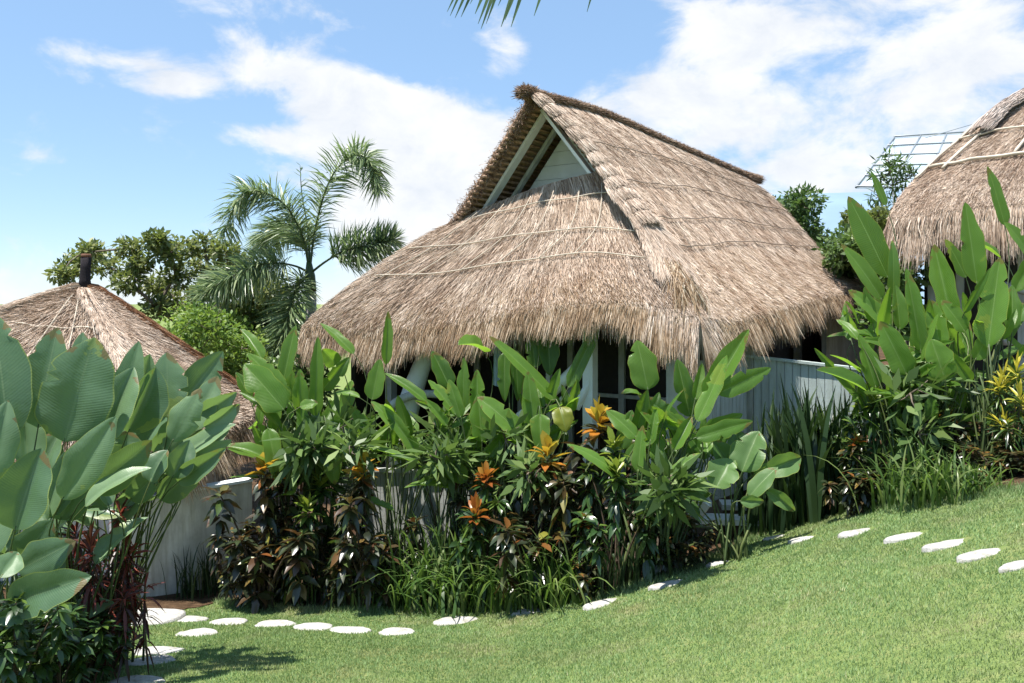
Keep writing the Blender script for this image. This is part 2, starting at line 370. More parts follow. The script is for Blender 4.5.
# ------------------------------------------------------------------ thatch tools
def coons(top,bot,left,right,S,T):
    """surface points [T+1,S+1,3]"""
    tp=poly_curve(top,S+1); bt=poly_curve(bot,S+1); lf=poly_curve(left,T+1); rt=poly_curve(right,T+1)
    s=np.linspace(0,1,S+1)[None,:,None]; t=np.linspace(0,1,T+1)[:,None,None]
    a=(1-t)*tp[None]+t*bt[None]; b=(1-s)*lf[:,None]+s*rt[:,None]
    c=(1-s)*(1-t)*tp[0]+s*(1-t)*tp[-1]+(1-s)*t*bt[0]+s*t*bt[-1]
    return a+b-c
def samp(g,s,t):
    T,S=g.shape[0]-1,g.shape[1]-1
    fs=np.clip(s,0,1)*S; ft=np.clip(t,0,1)*T; i=np.minimum(fs.astype(int),S-1); j=np.minimum(ft.astype(int),T-1); u=(fs-i)[...,None]; v=(ft-j)[...,None]
    return (1-u)*(1-v)*g[j,i]+u*(1-v)*g[j,i+1]+(1-u)*v*g[j+1,i]+u*v*g[j+1,i+1]
def gridmesh(mb,g,a=.35):
    T,S=g.shape[0],g.shape[1]; idx=np.arange(T*S).reshape(T,S)
    mb.add(g.reshape(-1,3),np.stack([idx[:-1,:-1],idx[:-1,1:],idx[1:,1:],idx[1:,:-1]],-1).reshape(-1,4),a=a)
def ribbons(mb,p0,p1,p2,w,a):
    """thin tapered straws through three points each"""
    n=len(p0); d=p2-p0; side=np.cross(d,rng.normal(0,1,(n,3))+np.array([0,-.6,.8])); side/= (np.linalg.norm(side,axis=1,keepdims=True)+1e-9)
    w=np.broadcast_to(w,(n,))[:,None]
    V=np.stack([p0-side*w*.5,p0+side*w*.5,p1-side*w*.45,p1+side*w*.45,p2-side*w*.12,p2+side*w*.12],1).reshape(-1,3)
    b=np.arange(n)[:,None]*6; Q=np.concatenate([b+np.array([0,1,3,2]),b+np.array([2,3,5,4])])
    mb.add(V,Q,a=np.repeat(a,6))
def normals(g,s,t,flip):
    e=.01; du=samp(g,s+e,t)-samp(g,s-e,t); dv=samp(g,s,t+e)-samp(g,s,t-e); n=np.cross(du,dv); n/= (np.linalg.norm(n,axis=1,keepdims=True)+1e-9)
    return n*flip
def thatch(mb,g,n,length,flip=1,w=.011,lift=.05,spread=.10,tmax=1.0,tpow=1.0):
    s=rng.random(n); t=rng.random(n)**tpow*tmax
    hgt=np.linalg.norm(samp(g,s,np.ones(n))-samp(g,s,np.zeros(n)),axis=1)+.2; wid=np.linalg.norm(samp(g,np.ones(n),t)-samp(g,np.zeros(n),t),axis=1)+.3
    # straw lies in tufts: shared lean per tuft
    tu=np.floor(s*wid/.16)*7.13+np.floor(t*hgt/.22)*3.7; lean=np.sin(tu*12.9898)*.9; tone=np.sin(tu*78.233)*.5
    L=length*rng.uniform(.5,1.2,n); ds=(rng.normal(0,spread,n)+lean*spread)*L/wid
    nr=normals(g,s,t,flip)
    p0=samp(g,s,t)+nr*rng.uniform(.0,.02,n)[:,None]
    p1=samp(g,s+ds*.5,t+.5*L/hgt)+nr*rng.uniform(.01,.6,n)[:,None]*lift
    p2=samp(g,s+ds,t+L/hgt)+nr*(rng.uniform(.1,1.,n)**1.5)[:,None]*lift*1.7
    over=np.clip(t+L/hgt-1,0,1)[:,None]*hgt[:,None]
    p2=p2+over*np.array([0,0,-1.])
    ribbons(mb,p0,p1,p2,rng.uniform(.6,1.4,n)*w,np.clip(rng.normal(.47,.27,n)+tone*.30,0,1))
def fringe(mb,g,n,length,flip=1,w=.011,t0=.86,out=.10,lenfun=None):
    s=rng.random(n); t=rng.uniform(t0,1,n); wid=np.linalg.norm(samp(g,np.ones(1),np.ones(1))-samp(g,np.zeros(1),np.ones(1)))
    tu=np.floor(s*wid/.11+rng.normal(0,.25,n)); tl=np.sin(tu*12.9898)*.5+.5; tn=np.sin(tu*78.233)*.5
    L=length*(.45+.45*tl+rng.uniform(-.22,.25,n))
    if lenfun is not None: L=L*lenfun(s)
    nr=normals(g,s,t,flip); hor=nr.copy(); hor[:,2]=0; hor/= (np.linalg.norm(hor,axis=1,keepdims=True)+1e-6)
    tang=samp(g,s+.01,t)-samp(g,s-.01,t); tang/=np.linalg.norm(tang,axis=1,keepdims=True)+1e-9
    p0=samp(g,s,t)+nr*rng.uniform(-.06,.03,n)[:,None]
    lat=(rng.normal(0,.10,n)+np.sin(tu*5.1)*.10)[:,None]*tang*L[:,None]
    o=rng.uniform(.0,1,n)[:,None]*out
    p1=p0+hor*(o+.10)*L[:,None]*2.0+np.array([0,0,-1.])*L[:,None]*.40+lat*.4
    p2=p0+hor*(o+.05)*L[:,None]*2.0+np.array([0,0,-1.])*L[:,None]*.98+lat
    ribbons(mb,p0,p1,p2,rng.uniform(.6,1.4,n)*w,np.clip(rng.normal(.5,.22,n)+tn*.35,0,1))
def eave_straw(mb,g,n,length,flip=1,w=.008,t0=.55,lift=.05,lenfun=None,inner=0.,srange=(0,1),spow=1.):
    s=srange[0]+(srange[1]-srange[0])*rng.random(n)**spow; t=t0+(1-t0)*rng.random(n)**.7
    a_=samp(g,s,np.full(n,t0)); e_=samp(g,s,np.ones(n)); hgt=np.linalg.norm(e_-a_,axis=1)/(1-t0)+.05
    wid=np.linalg.norm(samp(g,np.ones(1),np.ones(1))-samp(g,np.zeros(1),np.ones(1)))+.1
    tu=np.floor(s*wid/.09+rng.normal(0,.3,n)); tl=np.sin(tu*12.9898)*.5+.5; tn=np.sin(tu*78.233)*.5
    L=length*(.55+.4*tl+rng.uniform(-.25,.3,n))
    if lenfun is not None: L=L*lenfun(s)
    nr=normals(g,s,t,flip); nre=normals(g,s,np.full(n,.97),flip); hor=nre.copy(); hor[:,2]=0; hor/= (np.linalg.norm(hor,axis=1,keepdims=True)+1e-6)
    lat=(rng.normal(0,.07,n)+np.sin(tu*5.1)*.07)*L/wid; lf=rng.uniform(.1,1,n)[:,None]*lift; ou=rng.uniform(.05,.42,n)[:,None]
    def q(f):
        l=L*f; ov=np.clip(l-(1-t)*hgt,0,None)[:,None]
        return samp(g,np.clip(s+lat*f,0,1),np.clip(t+l/hgt,0,1))+nr*lf*f*(1-inner)-nr*inner*.10+hor*ou*ov+np.array([0,0,-.94])*ov
    ribbons(mb,q(0),q(.55),q(1.),rng.uniform(.6,1.4,n)*w,np.clip(rng.normal(.50,.28,n)+tn*.36,0,1))
def hip_tufts(mb,curve,n,rad,step,length,w=.011,flare=1.0,flat=1.0,ang_=1.5):
    """overlapping straw bundles stepped down a hip or rake: scalloped rolls"""
    c=poly_curve(curve,200); seg=np.concatenate([[0],np.cumsum(np.linalg.norm(np.diff(c,axis=0),axis=1))]); tot=seg[-1]; m=max(2,int(tot/step))
    for i in range(m):
        u0=(i+.0)/m*tot; f=lambda u: np.stack([np.interp(u,seg,c[:,k]) for k in range(3)],-1)
        a=f(np.array([u0]))[0]; b=f(np.array([min(tot,u0+step*1.25)]))[0]; d=unit(b-a); A,B=frame(d)
        if B[2]<0: A,B=-A,-B
        ang=rng.uniform(-ang_,ang_,n); r=rad*rng.uniform(.8,1.1,n)
        ring=lambda rr,k: (np.sin(ang)[:,None]*A*1.15+np.cos(ang)[:,None]*B*flat)*(rr*k)[:,None]
        L=length*rng.uniform(.7,1.15,n)
        p0=a+ring(r,.35)-d*.06; p1=a+ring(r,1.12)+d*(L*.45)[:,None]; p2=a+ring(r,1.0*flare)+d*L[:,None]+rng.normal(0,.012,(n,3))
        ribbons(mb,p0,p1,p2,rng.uniform(.6,1.4,n)*w,np.clip(rng.normal(.55,.2,n),0,1))
def surf_pole(mb,g,st,r,lift,flip=1,n=24):
    st=np.asarray(st,float); q=np.linspace(0,len(st)-1,n); s=np.interp(q,range(len(st)),st[:,0]); t=np.interp(q,range(len(st)),st[:,1])
    p=samp(g,s,t)+normals(g,s,t,flip)*lift+np.stack([np.zeros(n),np.zeros(n),.012*np.sin(q*9)],-1); tube(mb,p,r,6)

# ------------------------------------------------------------------ main hut
HU=np.array([.559,.829,0]); HW=np.array([-.829,.559,0])
O0=np.array([.32,12.87,0])
def H(u,w,z): return O0+HU*u+HW*w+np.array([0,0,CZ+z])
hut=empty('thatched_villa',(.32,12.87,ground(.32,12.87)),'large steep thatched villa with open triangular gable and shaggy eaves','villa')
R1=P(533,97,12.87); R2=P(742,175,17.7)
RL=[R1,P(497,157,13.35),P(455,222,13.8),P(410,246,13.7),P(362,278,13.55),P(325,306,13.4),P(302,328,13.3)]
RR=[R1,P(572,135,12.5),P(611,181,12.1),P(648,226,11.45),P(669,264,10.85),P(687,296,10.4),P(700,322,10.1)]
FLp,FRp=RL[-1],RR[-1]
front_top=[P(452,222,13.9),P(535,188,13.2),P(620,166,12.25)]
front_left=[P(452,222,13.9),P(410,246,13.7),P(362,278,13.55),P(325,306,13.4),P(302,328,13.3)]
front_right=[P(620,166,12.25),P(648,226,11.45),P(669,264,10.85),P(687,296,10.4),P(700,322,10.1)]
front_bot=[FLp,P(350,333,13.0),P(420,330,12.45),P(500,318,11.7),P(580,306,11.0),P(640,308,10.5),FRp]
gF=coons(front_top,front_bot,front_left,front_right,60,40)
BRp=P(874,291,17.2); BLp=np.array([2.6,20.6,CZ-.2])
right_bot=[FRp,P(735,322,11.0),P(785,309,12.6),P(830,297,14.8),BRp]
back_r=[R2,P(776,202,17.7),P(806,236,17.5),P(838,268,17.3),BRp]
ridge_c=[R1,P(600,114,14.4),P(670,144,16.0),R2]
gR=coons(ridge_c,right_bot,RR,back_r,70,60)
left_bot=[FLp,np.array([-1.4,16,CZ-.4]),np.array([.6,18.4,CZ-.3]),BLp]
back_l=[R2,(R2*2+BLp)/3,(R2+2*BLp)/3,BLp]
gL=coons(ridge_c,left_bot,RL,back_l,50,50)
gB=coons([R2,R2+1e-3],[BRp,(BRp+BLp)/2,BLp],back_r,back_l,20,30)
roof_mb=MB()
for g in (gF,gR,gL,gB): gridmesh(roof_mb,g,.3)
thatch(roof_mb,gF,60000,.50,-1,w=.009); thatch(roof_mb,gR,85000,.55,-1,w=.009); thatch(roof_mb,gL,9000,.55,1); thatch(roof_mb,gB,2500,.5,-1)
roof=roof_mb.build('roof',M['thatch'],hut)
fr_mb=MB()
lf=lambda s: 1.15-.25*s
LF=lambda s:.72-.22*np.clip((s-.35)/.3,0,1)+.25*np.clip((s-.88)/.12,0,1)
fringe(fr_mb,gF,12000,.50,-1,w=.009,lenfun=LF); eave_straw(fr_mb,gF,46000,.75,-1,lenfun=lambda s:.15+LF(s))
fringe(fr_mb,gR,12000,.34,-1,w=.009); eave_straw(fr_mb,gR,48000,.8,-1,lenfun=lambda s:.78-.22*s); fringe(fr_mb,gL,5000,.5,1)
fr_mb.build('eave_fringe',M['fringe'],roof)
hp=MB(); fr_mb2=MB(); hip_tufts(hp,RR[:4],850,.16,.27,.34,flare=1.2,flat=.8); eave_straw(hp,gF,9000,.55,-1,t0=.12,srange=(1,.86),spow=2.0,lift=.09); eave_straw(hp,gR,9000,.55,-1,t0=.40,srange=(0,.11),spow=2.0,lift=.09)
hip_tufts(hp,RR[2:5],420,.17,.17,.55,flare=1.5,flat=.24,w=.009,ang_=1.7)
n=4200; f=rng.random(n)[:,None]; p0=RR[4]*(1-f)+RR[5]*f+rng.normal(0,.05,(n,3)); aa=rng.normal(0,.55,n); oo=np.stack([.6*np.cos(aa)+.8*np.sin(aa),-.8*np.cos(aa)+.6*np.sin(aa),0*aa],1); L=rng.uniform(.35,.8,n)[:,None]
cf=MB(); ribbons(cf,p0,p0+oo*L*.30+np.array([0,0,-.38])*L,p0+oo*L*.38+np.array([0,0,-.95])*L+rng.normal(0,.03,(n,3)),.010,np.clip(rng.normal(.5,.28,n),0,1)); n=3000; aa=rng.normal(0,.8,n); p0=RR[5]+rng.normal(0,.07,(n,3))+np.array([-.02,.05,.04]); oo=np.stack([.6*np.cos(aa)+.8*np.sin(aa),-.8*np.cos(aa)+.6*np.sin(aa),0*aa],1); L=rng.uniform(.25,.6,n)[:,None]
ribbons(cf,p0,p0+oo*L*.22+np.array([0,0,-.40])*L,p0+oo*L*.26+np.array([0,0,-.97])*L,.010,np.clip(rng.normal(.5,.28,n),0,1)); cf.build('corner_fringe',M['fringe'],roof)
eave_straw(hp,gF,3000,.85,-1,t0=.5,srange=(1,.90),spow=1.6); eave_straw(hp,gR,3000,.85,-1,t0=.6,srange=(0,.08),spow=1.6)
eave_straw(fr_mb2,gF,3500,.8,-1,t0=.8,srange=(.88,1)); eave_straw(fr_mb2,gR,4500,.8,-1,t0=.8,srange=(0,.12)); fr_mb2.build('corner_fringe',M['fringe'],roof)
hp.build('hip_roll',M['thatch_hip'],roof)
rd=MB(); rc=poly_curve([R1+np.array([-.06,-.10,.03]),ridge_c[0]+.02,ridge_c[1],ridge_c[2],R2,P(757,180,18.1)],60)+np.array([0,0,.02])
tube(rd,rc,.05,10,.3)
n=26000; ii=rng.integers(2,59,n); a=rng.uniform(0,6.28,n); tg=np.gradient(rc,axis=0); tg/=np.linalg.norm(tg,axis=1,keepdims=True)
sd=np.cross(tg,[0,0,1.]); sd/=np.linalg.norm(sd,axis=1,keepdims=True); upv=np.cross(sd,tg)
p0=rc[ii]+rng.uniform(-.06,.06,(n,1))*tg[ii]*2; rad=(np.cos(a)[:,None]*sd[ii]+np.sin(a)[:,None]*upv[ii])
p0=p0+rad*.045; p1=p0+rad*.03+tg[ii]*rng.uniform(-.08,.14,(n,1)); p2=p1+rad*rng.uniform(-.02,.05,(n,1))+tg[ii]*rng.uniform(-.06,.14,(n,1))
ribbons(rd,p0,p1,p2,.011,np.clip(rng.normal(.5,.25,n),0,1))
# bristly end at the prow and down the front rake
rk=poly_curve(RL[:3],40); n=3500; ii=rng.integers(0,40,n); q=rk[ii]+rng.normal(0,.035,(n,3)); 
ribbons(rd,q,q+rng.normal(0,.05,(n,3))+np.array([0,-.03,-.04]),q+rng.normal(0,.04,(n,3))+np.array([-.02,-.03,-.05]),.010,np.clip(rng.normal(.5,.25,n),0,1))
q=R1+rng.normal(0,.025,(3000,3)); ribbons(rd,q,q+rng.normal(0,.02,(3000,3)),q+rng.normal(0,.03,(3000,3)),.010,np.clip(rng.normal(.4,.25,3000),0,1))
rd.build('ridge_cap',M['ridge'],roof)
# bamboo lashings
def batten(g,st,r,mat,flip=-1,lift=.10):
    b=MB(); surf_pole(b,g,st,r*.72,lift*.8,flip); b.build('bamboo_batten',M[mat],roof)
for t,s0,s1 in ((.11,.22,1.0),(.30,.05,.97),(.50,.06,.93)): batten(gF,[(s0,t),((s0+s1)/2,t+.012),(s1,t)],.013,'bamboo')
for s,ds in ((.20,-.10),(.34,-.12),(.48,-.12),(.60,-.14),(.74,-.16),(.86,-.18)): batten(gF,[(s+.02,.07),(s+ds,.52)],.011,'bamboo')
batten(gF,[(.93,.02),(.935,.30)],.016,'bamboo'); batten(gF,[(.965,.30),(.93,.52)],.014,'bamboo')
for t,s0,s1 in ((.20,.06,.98),(.34,.06,.99),(.48,.07,.99),(.60,.08,.98)): batten(gR,[(s0,t),(.3,t+.012),(.55,t-.004),(.8,t+.012),(s1,t)],.012,'bamboo_dark')
for s,ds in ((.18,.03),(.36,.05),(.55,.06),(.74,.07)): batten(gR,[(s,.08),(s+ds,.62)],.010,'bamboo_dark')
# underside of the gable overhang: laths under both slopes
lt=MB()
for side in (1,-1):
    for k in range(26):
        w=.06+k*.066; z=3.41-.20-1.25*w
        u0=-.06 if side>0 else .48
        tube(lt,[H(u0,side*w,z),H(.9,side*w,z+.0),H(2.2,side*w,z)],.027,6,a=.5)
    for u in (.0,2.2): pass
lt.build('roof_lath',M['lath'],roof)
sh=MB()
for side in (1,-1):
    u0=0 if side>0 else .55; a=[H(u0,0,3.28),H(2.3,0,3.28),H(2.3,side*1.85,3.28-1.25*1.85),H(u0,side*1.85,3.28-1.25*1.85)]
    b=[x+np.array([0,0,.08]) for x in a]; box8(sh,np.array(a+b))
sh.build('roof_sheathing',M['lath'],roof)
# bargeboards, rafter, gable wall
for side,we in ((1,1.32),(-1,1.2)):
    b=MB(); ub=.45 if side>0 else .36; beam(b,H(ub,side*.0,3.12),H(ub,side*we,3.12-1.25*we),.05,.17,HU); b.build('bargeboard',M['white'],roof,smooth=False)
    b=MB(); beam(b,H(.92,side*.02,3.02),H(.92,side*1.5,3.02-1.25*1.5),.06,.10,HU); b.build('rafter',M['offwhite'],roof,smooth=False)
gw=MB()
for k in range(9):
    z0=.95+k*.235; z1=z0+.228; w0=(3.0-z0)/1.25; w1=max(.01,(3.0-z1)/1.25)
    if w1<=.02: continue
    c=[H(1.2,w0,z0),H(1.2,-w0,z0),H(1.25,-w0,z0),H(1.25,w0,z0),H(1.2,w1,z1),H(1.2,-w1,z1),H(1.25,-w1,z1),H(1.25,w1,z1)]; box8(gw,np.array(c))
gw.build('gable_wall',M['white'],hut,smooth=False)
# body
zb=-2.9
fl=MB(); c=[]
for z in (-5.2,zb):
    c+= [H(-.9,3.1,z),H(-.9,-2.75,z),H(8.3,-2.75,z),H(8.3,3.1,z)]
box8(fl,np.array(c)); fl.build('deck',M['floor_wood'],hut,smooth=False)
def wallbox(mb,u0,w0,u1,w1,z0,z1,th=.1):
    p=H(u0,w0,z0); q=H(u1,w1,z0); d=unit(q-p); s=np.array([-d[1],d[0],0])*th/2
    box8(mb,np.array([p-s,q-s,q+s,p+s,p-s+[0,0,z1-z0],q-s+[0,0,z1-z0],q+s+[0,0,z1-z0],p+s+[0,0,z1-z0]]))
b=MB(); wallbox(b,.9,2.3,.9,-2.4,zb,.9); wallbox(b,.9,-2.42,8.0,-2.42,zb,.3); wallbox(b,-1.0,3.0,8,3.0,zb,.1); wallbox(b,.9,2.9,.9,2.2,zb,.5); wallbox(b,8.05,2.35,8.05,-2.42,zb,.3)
b.build('wall',M['room_shade'],hut,smooth=False)  # near-black walls paint the dark interior under the eaves
for w in (1.7,.75,-.25,-1.2,-2.1):
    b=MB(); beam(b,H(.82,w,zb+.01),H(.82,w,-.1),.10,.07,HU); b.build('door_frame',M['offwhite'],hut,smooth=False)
for z in (-1.55,):
    b=MB(); beam(b,H(.81,-.3,z),H(.81,-2.05,z),.05,.06); b.build('window_rail',M['offwhite'],hut,smooth=False)
def post(u,w,wd,z0,z1,m='white'):
    b=MB(); beam(b,H(u,w,z0),H(u,w,z1),wd,wd,HU); b.build('post',M[m],hut,smooth=False)
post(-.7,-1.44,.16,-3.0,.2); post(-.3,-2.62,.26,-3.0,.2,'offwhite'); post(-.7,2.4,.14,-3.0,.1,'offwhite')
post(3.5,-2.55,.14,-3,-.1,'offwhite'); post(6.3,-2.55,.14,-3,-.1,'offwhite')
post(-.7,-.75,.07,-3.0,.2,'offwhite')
def branch(pts,r,name,m='white'):
    b=MB(); c=poly_curve([P(*p) for p in pts],24); rr=np.interp(np.linspace(0,1,24),np.linspace(0,1,len(r)),r); tube(b,c,rr,12); b.build(name,M[m],hut)
branch([(398,470,13.1),(404,425,13.1),(415,385,13.1),(428,350,13.1),(436,330,13.1)],[.17,.2,.17,.13,.11],'tree_trunk_column')
branch([(424,362,13.1),(438,345,13.1),(444,330,13.2)],[.10,.09,.08],'tree_trunk_column')
branch([(388,408,12.8),(402,399,12.8),(420,394,12.8),(450,395,12.8)],[.07,.07,.065,.06],'curved_rail','offwhite')
branch([(520,418,11.9),(545,398,11.75),(570,374,11.6),(590,352,11.6)],[.09,.09,.085,.07],'curved_brace')
branch([(576,408,11.5),(584,393,11.45),(592,378,11.45)],[.065,.06,.05],'curved_brace')
branch([(556,408,11.7),(562,397,11.7),(570,396,11.7),(577,408,11.7)],[.02,.02,.02,.02],'curved_brace')
b=MB(); p_=H(8,-2.42,0); q_=P(872,300,17.6); beam(b,[p_[0],p_[1],2.2],[q_[0],q_[1],2.2],.1,3.6); b.build('wall',M['room_shade'],hut,smooth=False)
b=MB(); p_=P(824,300,15.6); q_=P(876,300,16.8); beam(b,[p_[0],p_[1],2.2],[q_[0],q_[1],2.2],.1,3.0); b.build('wall',M['offwhite'],hut,smooth=False)
# hanging cloth inside
b=MB(); g=coons([P(494,345,12.5),P(501,344,12.5)],[P(493,385,12.5),P(502,388,12.5)],[P(494,345,12.5),P(493,385,12.5)],[P(501,344,12.5),P(502,388,12.5)],8,8); g[...,1]+=.02*np.sin(np.linspace(0,14,9))[None,:]
gridmesh(b,g); g2=g+np.array([0,.015,0]); gridmesh(b,g2[:,::-1]); tag(b.build('hanging_towel',M['cloth']),'pale blue towel hanging in the shade under the villa eaves','towel')

# vertical board walls
def board_wall(name,mat,p,q,ztop_p,ztop_q,zbot,pitch,th,parent=None,loc=None,cap=None,capmat=None,label=None,cat=None):
    p=np.array([p[0],p[1],0.]);q=np.array([q[0],q[1],0.]); L=np.linalg.norm(q-p); n=max(1,int(L/pitch)); d=(q-p)/L; s=np.array([-d[1],d[0],0])
    mb=MB()
    for i in range(n):
        a=p+d*(i*L/n+.004); b=p+d*((i+1)*L/n-.004); za=ztop_p+(ztop_q-ztop_p)*(i/n); zc=ztop_p+(ztop_q-ztop_p)*((i+1)/n); j=rng.uniform(-.003,.003)
        off=s*j; c=[a-s*th/2+off,b-s*th/2+off,b+s*th/2+off,a+s*th/2+off]
        bot=[x+np.array([0,0,zbot]) for x in c]; top=[c[0]+[0,0,za],c[1]+[0,0,zc],c[2]+[0,0,zc],c[3]+[0,0,za]]
        box8(mb,np.array(bot+top),a=rng.random())
    bk=[p+s*(th/2+.004),q+s*(th/2+.004),q+s*(th/2+.03),p+s*(th/2+.03)]
    box8(mb,np.array([x+np.array([0,0,zbot]) for x in bk]+[bk[0]+[0,0,ztop_p-.01],bk[1]+[0,0,ztop_q-.01],bk[2]+[0,0,ztop_q-.01],bk[3]+[0,0,ztop_p-.01]]))
    o=mb.build(name,M[mat],parent,smooth=False,offset=None if parent else np.array([p[0],p[1],zbot]))
    if label: tag(o,label,cat)
    if cap:
        c=MB(); beam(c,np.array([p[0],p[1],ztop_p+cap/2+.002])-d*.03,np.array([q[0],q[1],ztop_q+cap/2+.002])+d*.03,th+.08,cap); c.build('cap_rail',M[capmat or mat],parent or o,smooth=False)
    return o
a=P(746,357,12.7); b=P(866,371,12.1)
board_wall('board_wall','teal',a,b,a[2],b[2],1.2,.11,.05,None,cap=.04,label='pale teal vertical board wall right of the villa beneath its eave',cat='wall')
a2=P(700,368,11.2)
board_wall('side_wall','teal',P(694,368,11.6),a,P(700,362,11.4)[2],a[2],1.0,.11,.05,hut)
b=MB(); wl=P(749,346,12.72); beam(b,[wl[0],wl[1],1.2],[wl[0],wl[1],wl[2]+.15],.16,.16,HU); b.build('post',M['offwhite'],hut,smooth=False)
# low slatted fence in front of the deck
fa=P(338,470,12.3); fb=P(566,478,11.3)
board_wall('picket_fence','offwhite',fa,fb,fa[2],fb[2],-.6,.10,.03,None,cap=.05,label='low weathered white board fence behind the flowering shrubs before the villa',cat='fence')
# steps
st=empty('garden_steps',GP(735,545),'short flight of white steps half hidden by leaves right of the villa','steps')
sd_=unit(P(700,0,10.6)*[1,1,0]-P(785,0,10.9)*[1,1,0])
for k,(x0,x1,y,d) in enumerate(((640,712,500,10.9),(690,765,519,10.6),(722,786,505,11.2))):
    b=MB(); p=P(x0,y,d); q=P(x1,y,d-.1); q[2]=p[2]; dd=unit(q-p); s=np.array([-dd[1],dd[0],0])*.32
    c=[p,q,q+s,p+s]; box8(b,np.array([x-[0,0,.07] for x in c]+c)); b.build('tread',M['white'],st,smooth=False)
b=MB(); beam(b,P(640,455,11.0),P(706,512,10.4),.05,.2); b.build('stringer',M['white'],st,smooth=False)
b=MB(); beam(b,P(748,470,11.4),P(790,520,10.8),.05,.2); b.build('stringer',M['white'],st,smooth=False)

# ------------------------------------------------------------------ left hut
A0=np.array([-6.94,13.0,CZ+.22])
lh=empty('thatched_gazebo',(-6.94,13,ground(-6.94,13)),'small pyramid thatched hut at left with a black finial','hut')
cor=[A0+np.array([dx,dy,-2.25]) for dx,dy in ((2.28,-2.1),)]+[P(264,412,15.0)]+[P(-110,400,17),P(-260,405,12.6)]
def hipc(c):
    d=c-A0; return [A0,A0+d*np.array([.22,.22,.20]),A0+d*np.array([.6,.6,.57]),A0+d*np.array([.88,.88,.86]),c]
rm=MB(); fm=MB(); hm=MB(); rum=MB()
grids=[]
for i in range(4):
    c0,c1=cor[i],cor[(i+1)%4]
    g=coons([A0,A0+1e-4],[c0,(c0+c1)/2+[0,0,-.05],c1],hipc(c0),hipc(c1),24,30); grids.append(g)
    gridmesh(rm,g,.3); vis=i in (0,3)
    thatch(rm,g,52000 if i==3 else (26000 if i==0 else 4000),.42,-1,w=.012,lift=.09,spread=.20); fringe(fm,g,5000 if vis else 3000,.5,-1); eave_straw(fm,g,14000 if vis else 5000,.75,-1,w=.011)
    hip_tufts(hm if i!=1 else rum,hipc(c0),500 if i==0 else (420 if i==1 else 80),.12 if i!=1 else .14,.22,.42,flare=1.5 if i==0 else 1.1,flat=.35 if i==0 else .8)
lroof=rm.build('roof',M['thatch'],lh); fm.build('eave_fringe',M['fringe'],lroof); hm.build('hip_roll',M['thatch_hip'],lroof); rum.build('hip_roll',M['rust_thatch'],lroof)
for t in (.33,.48,.63):
    b=MB(); surf_pole(b,grids[3],[(.35,t),(.65,t+.01),(.96,t)],.013,.09,-1); b.build('bamboo_batten',M['bamboo'],lroof)
for s in (.62,.78,.92):
    b=MB(); surf_pole(b,grids[3],[(s,.12),(s-.03,.7)],.013,.10,-1); b.build('bamboo_batten',M['bamboo'],lroof)
b=MB(); tube(b,[A0+[0,0,-.05],A0+[0,0,.1],A0+[.01,0,.3],A0+[.02,0,.48]],[.11,.085,.078,.08],14)
fi=b.build('finial',M['finial'],lh); b=MB(); tube(b,[A0+[.02,0,.475],A0+[.02,0,.53]],[.083,.07],14); b.build('cap',M['rust_cap'],fi)
def sqr(k,zlo,zhi,i,j,mat,name,th=.1):
    p=A0+(cor[i]-A0)*k; q=A0+(cor[j]-A0)*k; b=MB(); beam(b,[p[0],p[1],(zlo+zhi)/2],[q[0],q[1],(zlo+zhi)/2],th,zhi-zlo); b.build(name,M[mat],lh,smooth=False)
gz=ground(-6,12)
for i in range(4): sqr(.70,gz-.3,gz+1.35,i,(i+1)%4,'plaster','wall')
for i in range(4): sqr(.66,gz+1.36,gz+2.6,i,(i+1)%4,'room_shade','opening_shade',.04)  # dark sheet across the open window strip, shade put into its colour
for i in range(4):
    for f in (0,.33,.66):
        p=A0+(cor[i]-A0)*.70; q=A0+(cor[(i+1)%4]-A0)*.70; r=p+(q-p)*f; b=MB(); beam(b,[r[0],r[1],gz+1.36],[r[0],r[1],gz+2.7],.09,.09,HU); b.build('post',M['offwhite'],lh,smooth=False)
# low garden wall
a=P(144,494,11.3); b2=P(250,492,12.4); b=MB(); zz=CZ-2.80
for (p,q) in ((a,b2),(a,a+np.array([-.35,-.25,0]))):
    p=np.array([p[0],p[1],0]); q=np.array([q[0],q[1],0]); d=unit(q-p); s=np.array([-d[1],d[0],0])*.07
    c=[p-s,q-s,q+s,p+s]; box8(b,np.array([x+[0,0,-.8] for x in c]+[x+[0,0,zz] for x in c]))
wl=b.build('garden_wall',M['plaster'],smooth=False,offset=(a[0],a[1],-.8)); tag(wl,'low smooth white wall in shade beside the small hut','wall')
b=MB(); beam(b,[a[0],a[1],zz+.022],[b2[0],b2[1],zz+.022],.2,.04); b.build('coping',M['white'],wl,smooth=False)

# ------------------------------------------------------------------ right hut
rh=empty('thatched_cottage',(9.5,15,ground(9.5,15)),'thatched cottage cut by the right edge with pale lashing poles','cottage')
K=[P(890,222,13.2),P(962,212,12.6),P(1030,206,12.2),P(1130,200,11.8)]
ft=[P(1035,92,15.4),P(1075,70,15.2),P(1115,66,15.0),P(1160,60,14.8)]
flf=[ft[0],P(990,116,15.0),P(953,148,14.5),P(919,180,14.0),P(899,202,13.5),K[0]]
frt=[ft[-1],P(1150,130,13),K[-1]]
g1=coons(ft,K,flf,frt,50,50)
K2=[K[0],P(898,220,15.5),P(930,215,18)]
g2=coons([ft[0],ft[0]+[.3,1,0],ft[0]+[.8,2.5,0]],K2,flf,[ft[0]+[.8,2.5,0],P(945,165,18),K2[-1]],30,40)
rm=MB(); fm=MB()
gridmesh(rm,g1,.3); gridmesh(rm,g2,.3); thatch(rm,g1,60000,.5,-1,w=.009); thatch(rm,g2,9000,.5,1); fringe(fm,g1,8000,.55,-1); eave_straw(fm,g1,34000,.85,-1); eave_straw(fm,g2,12000,.8,1)
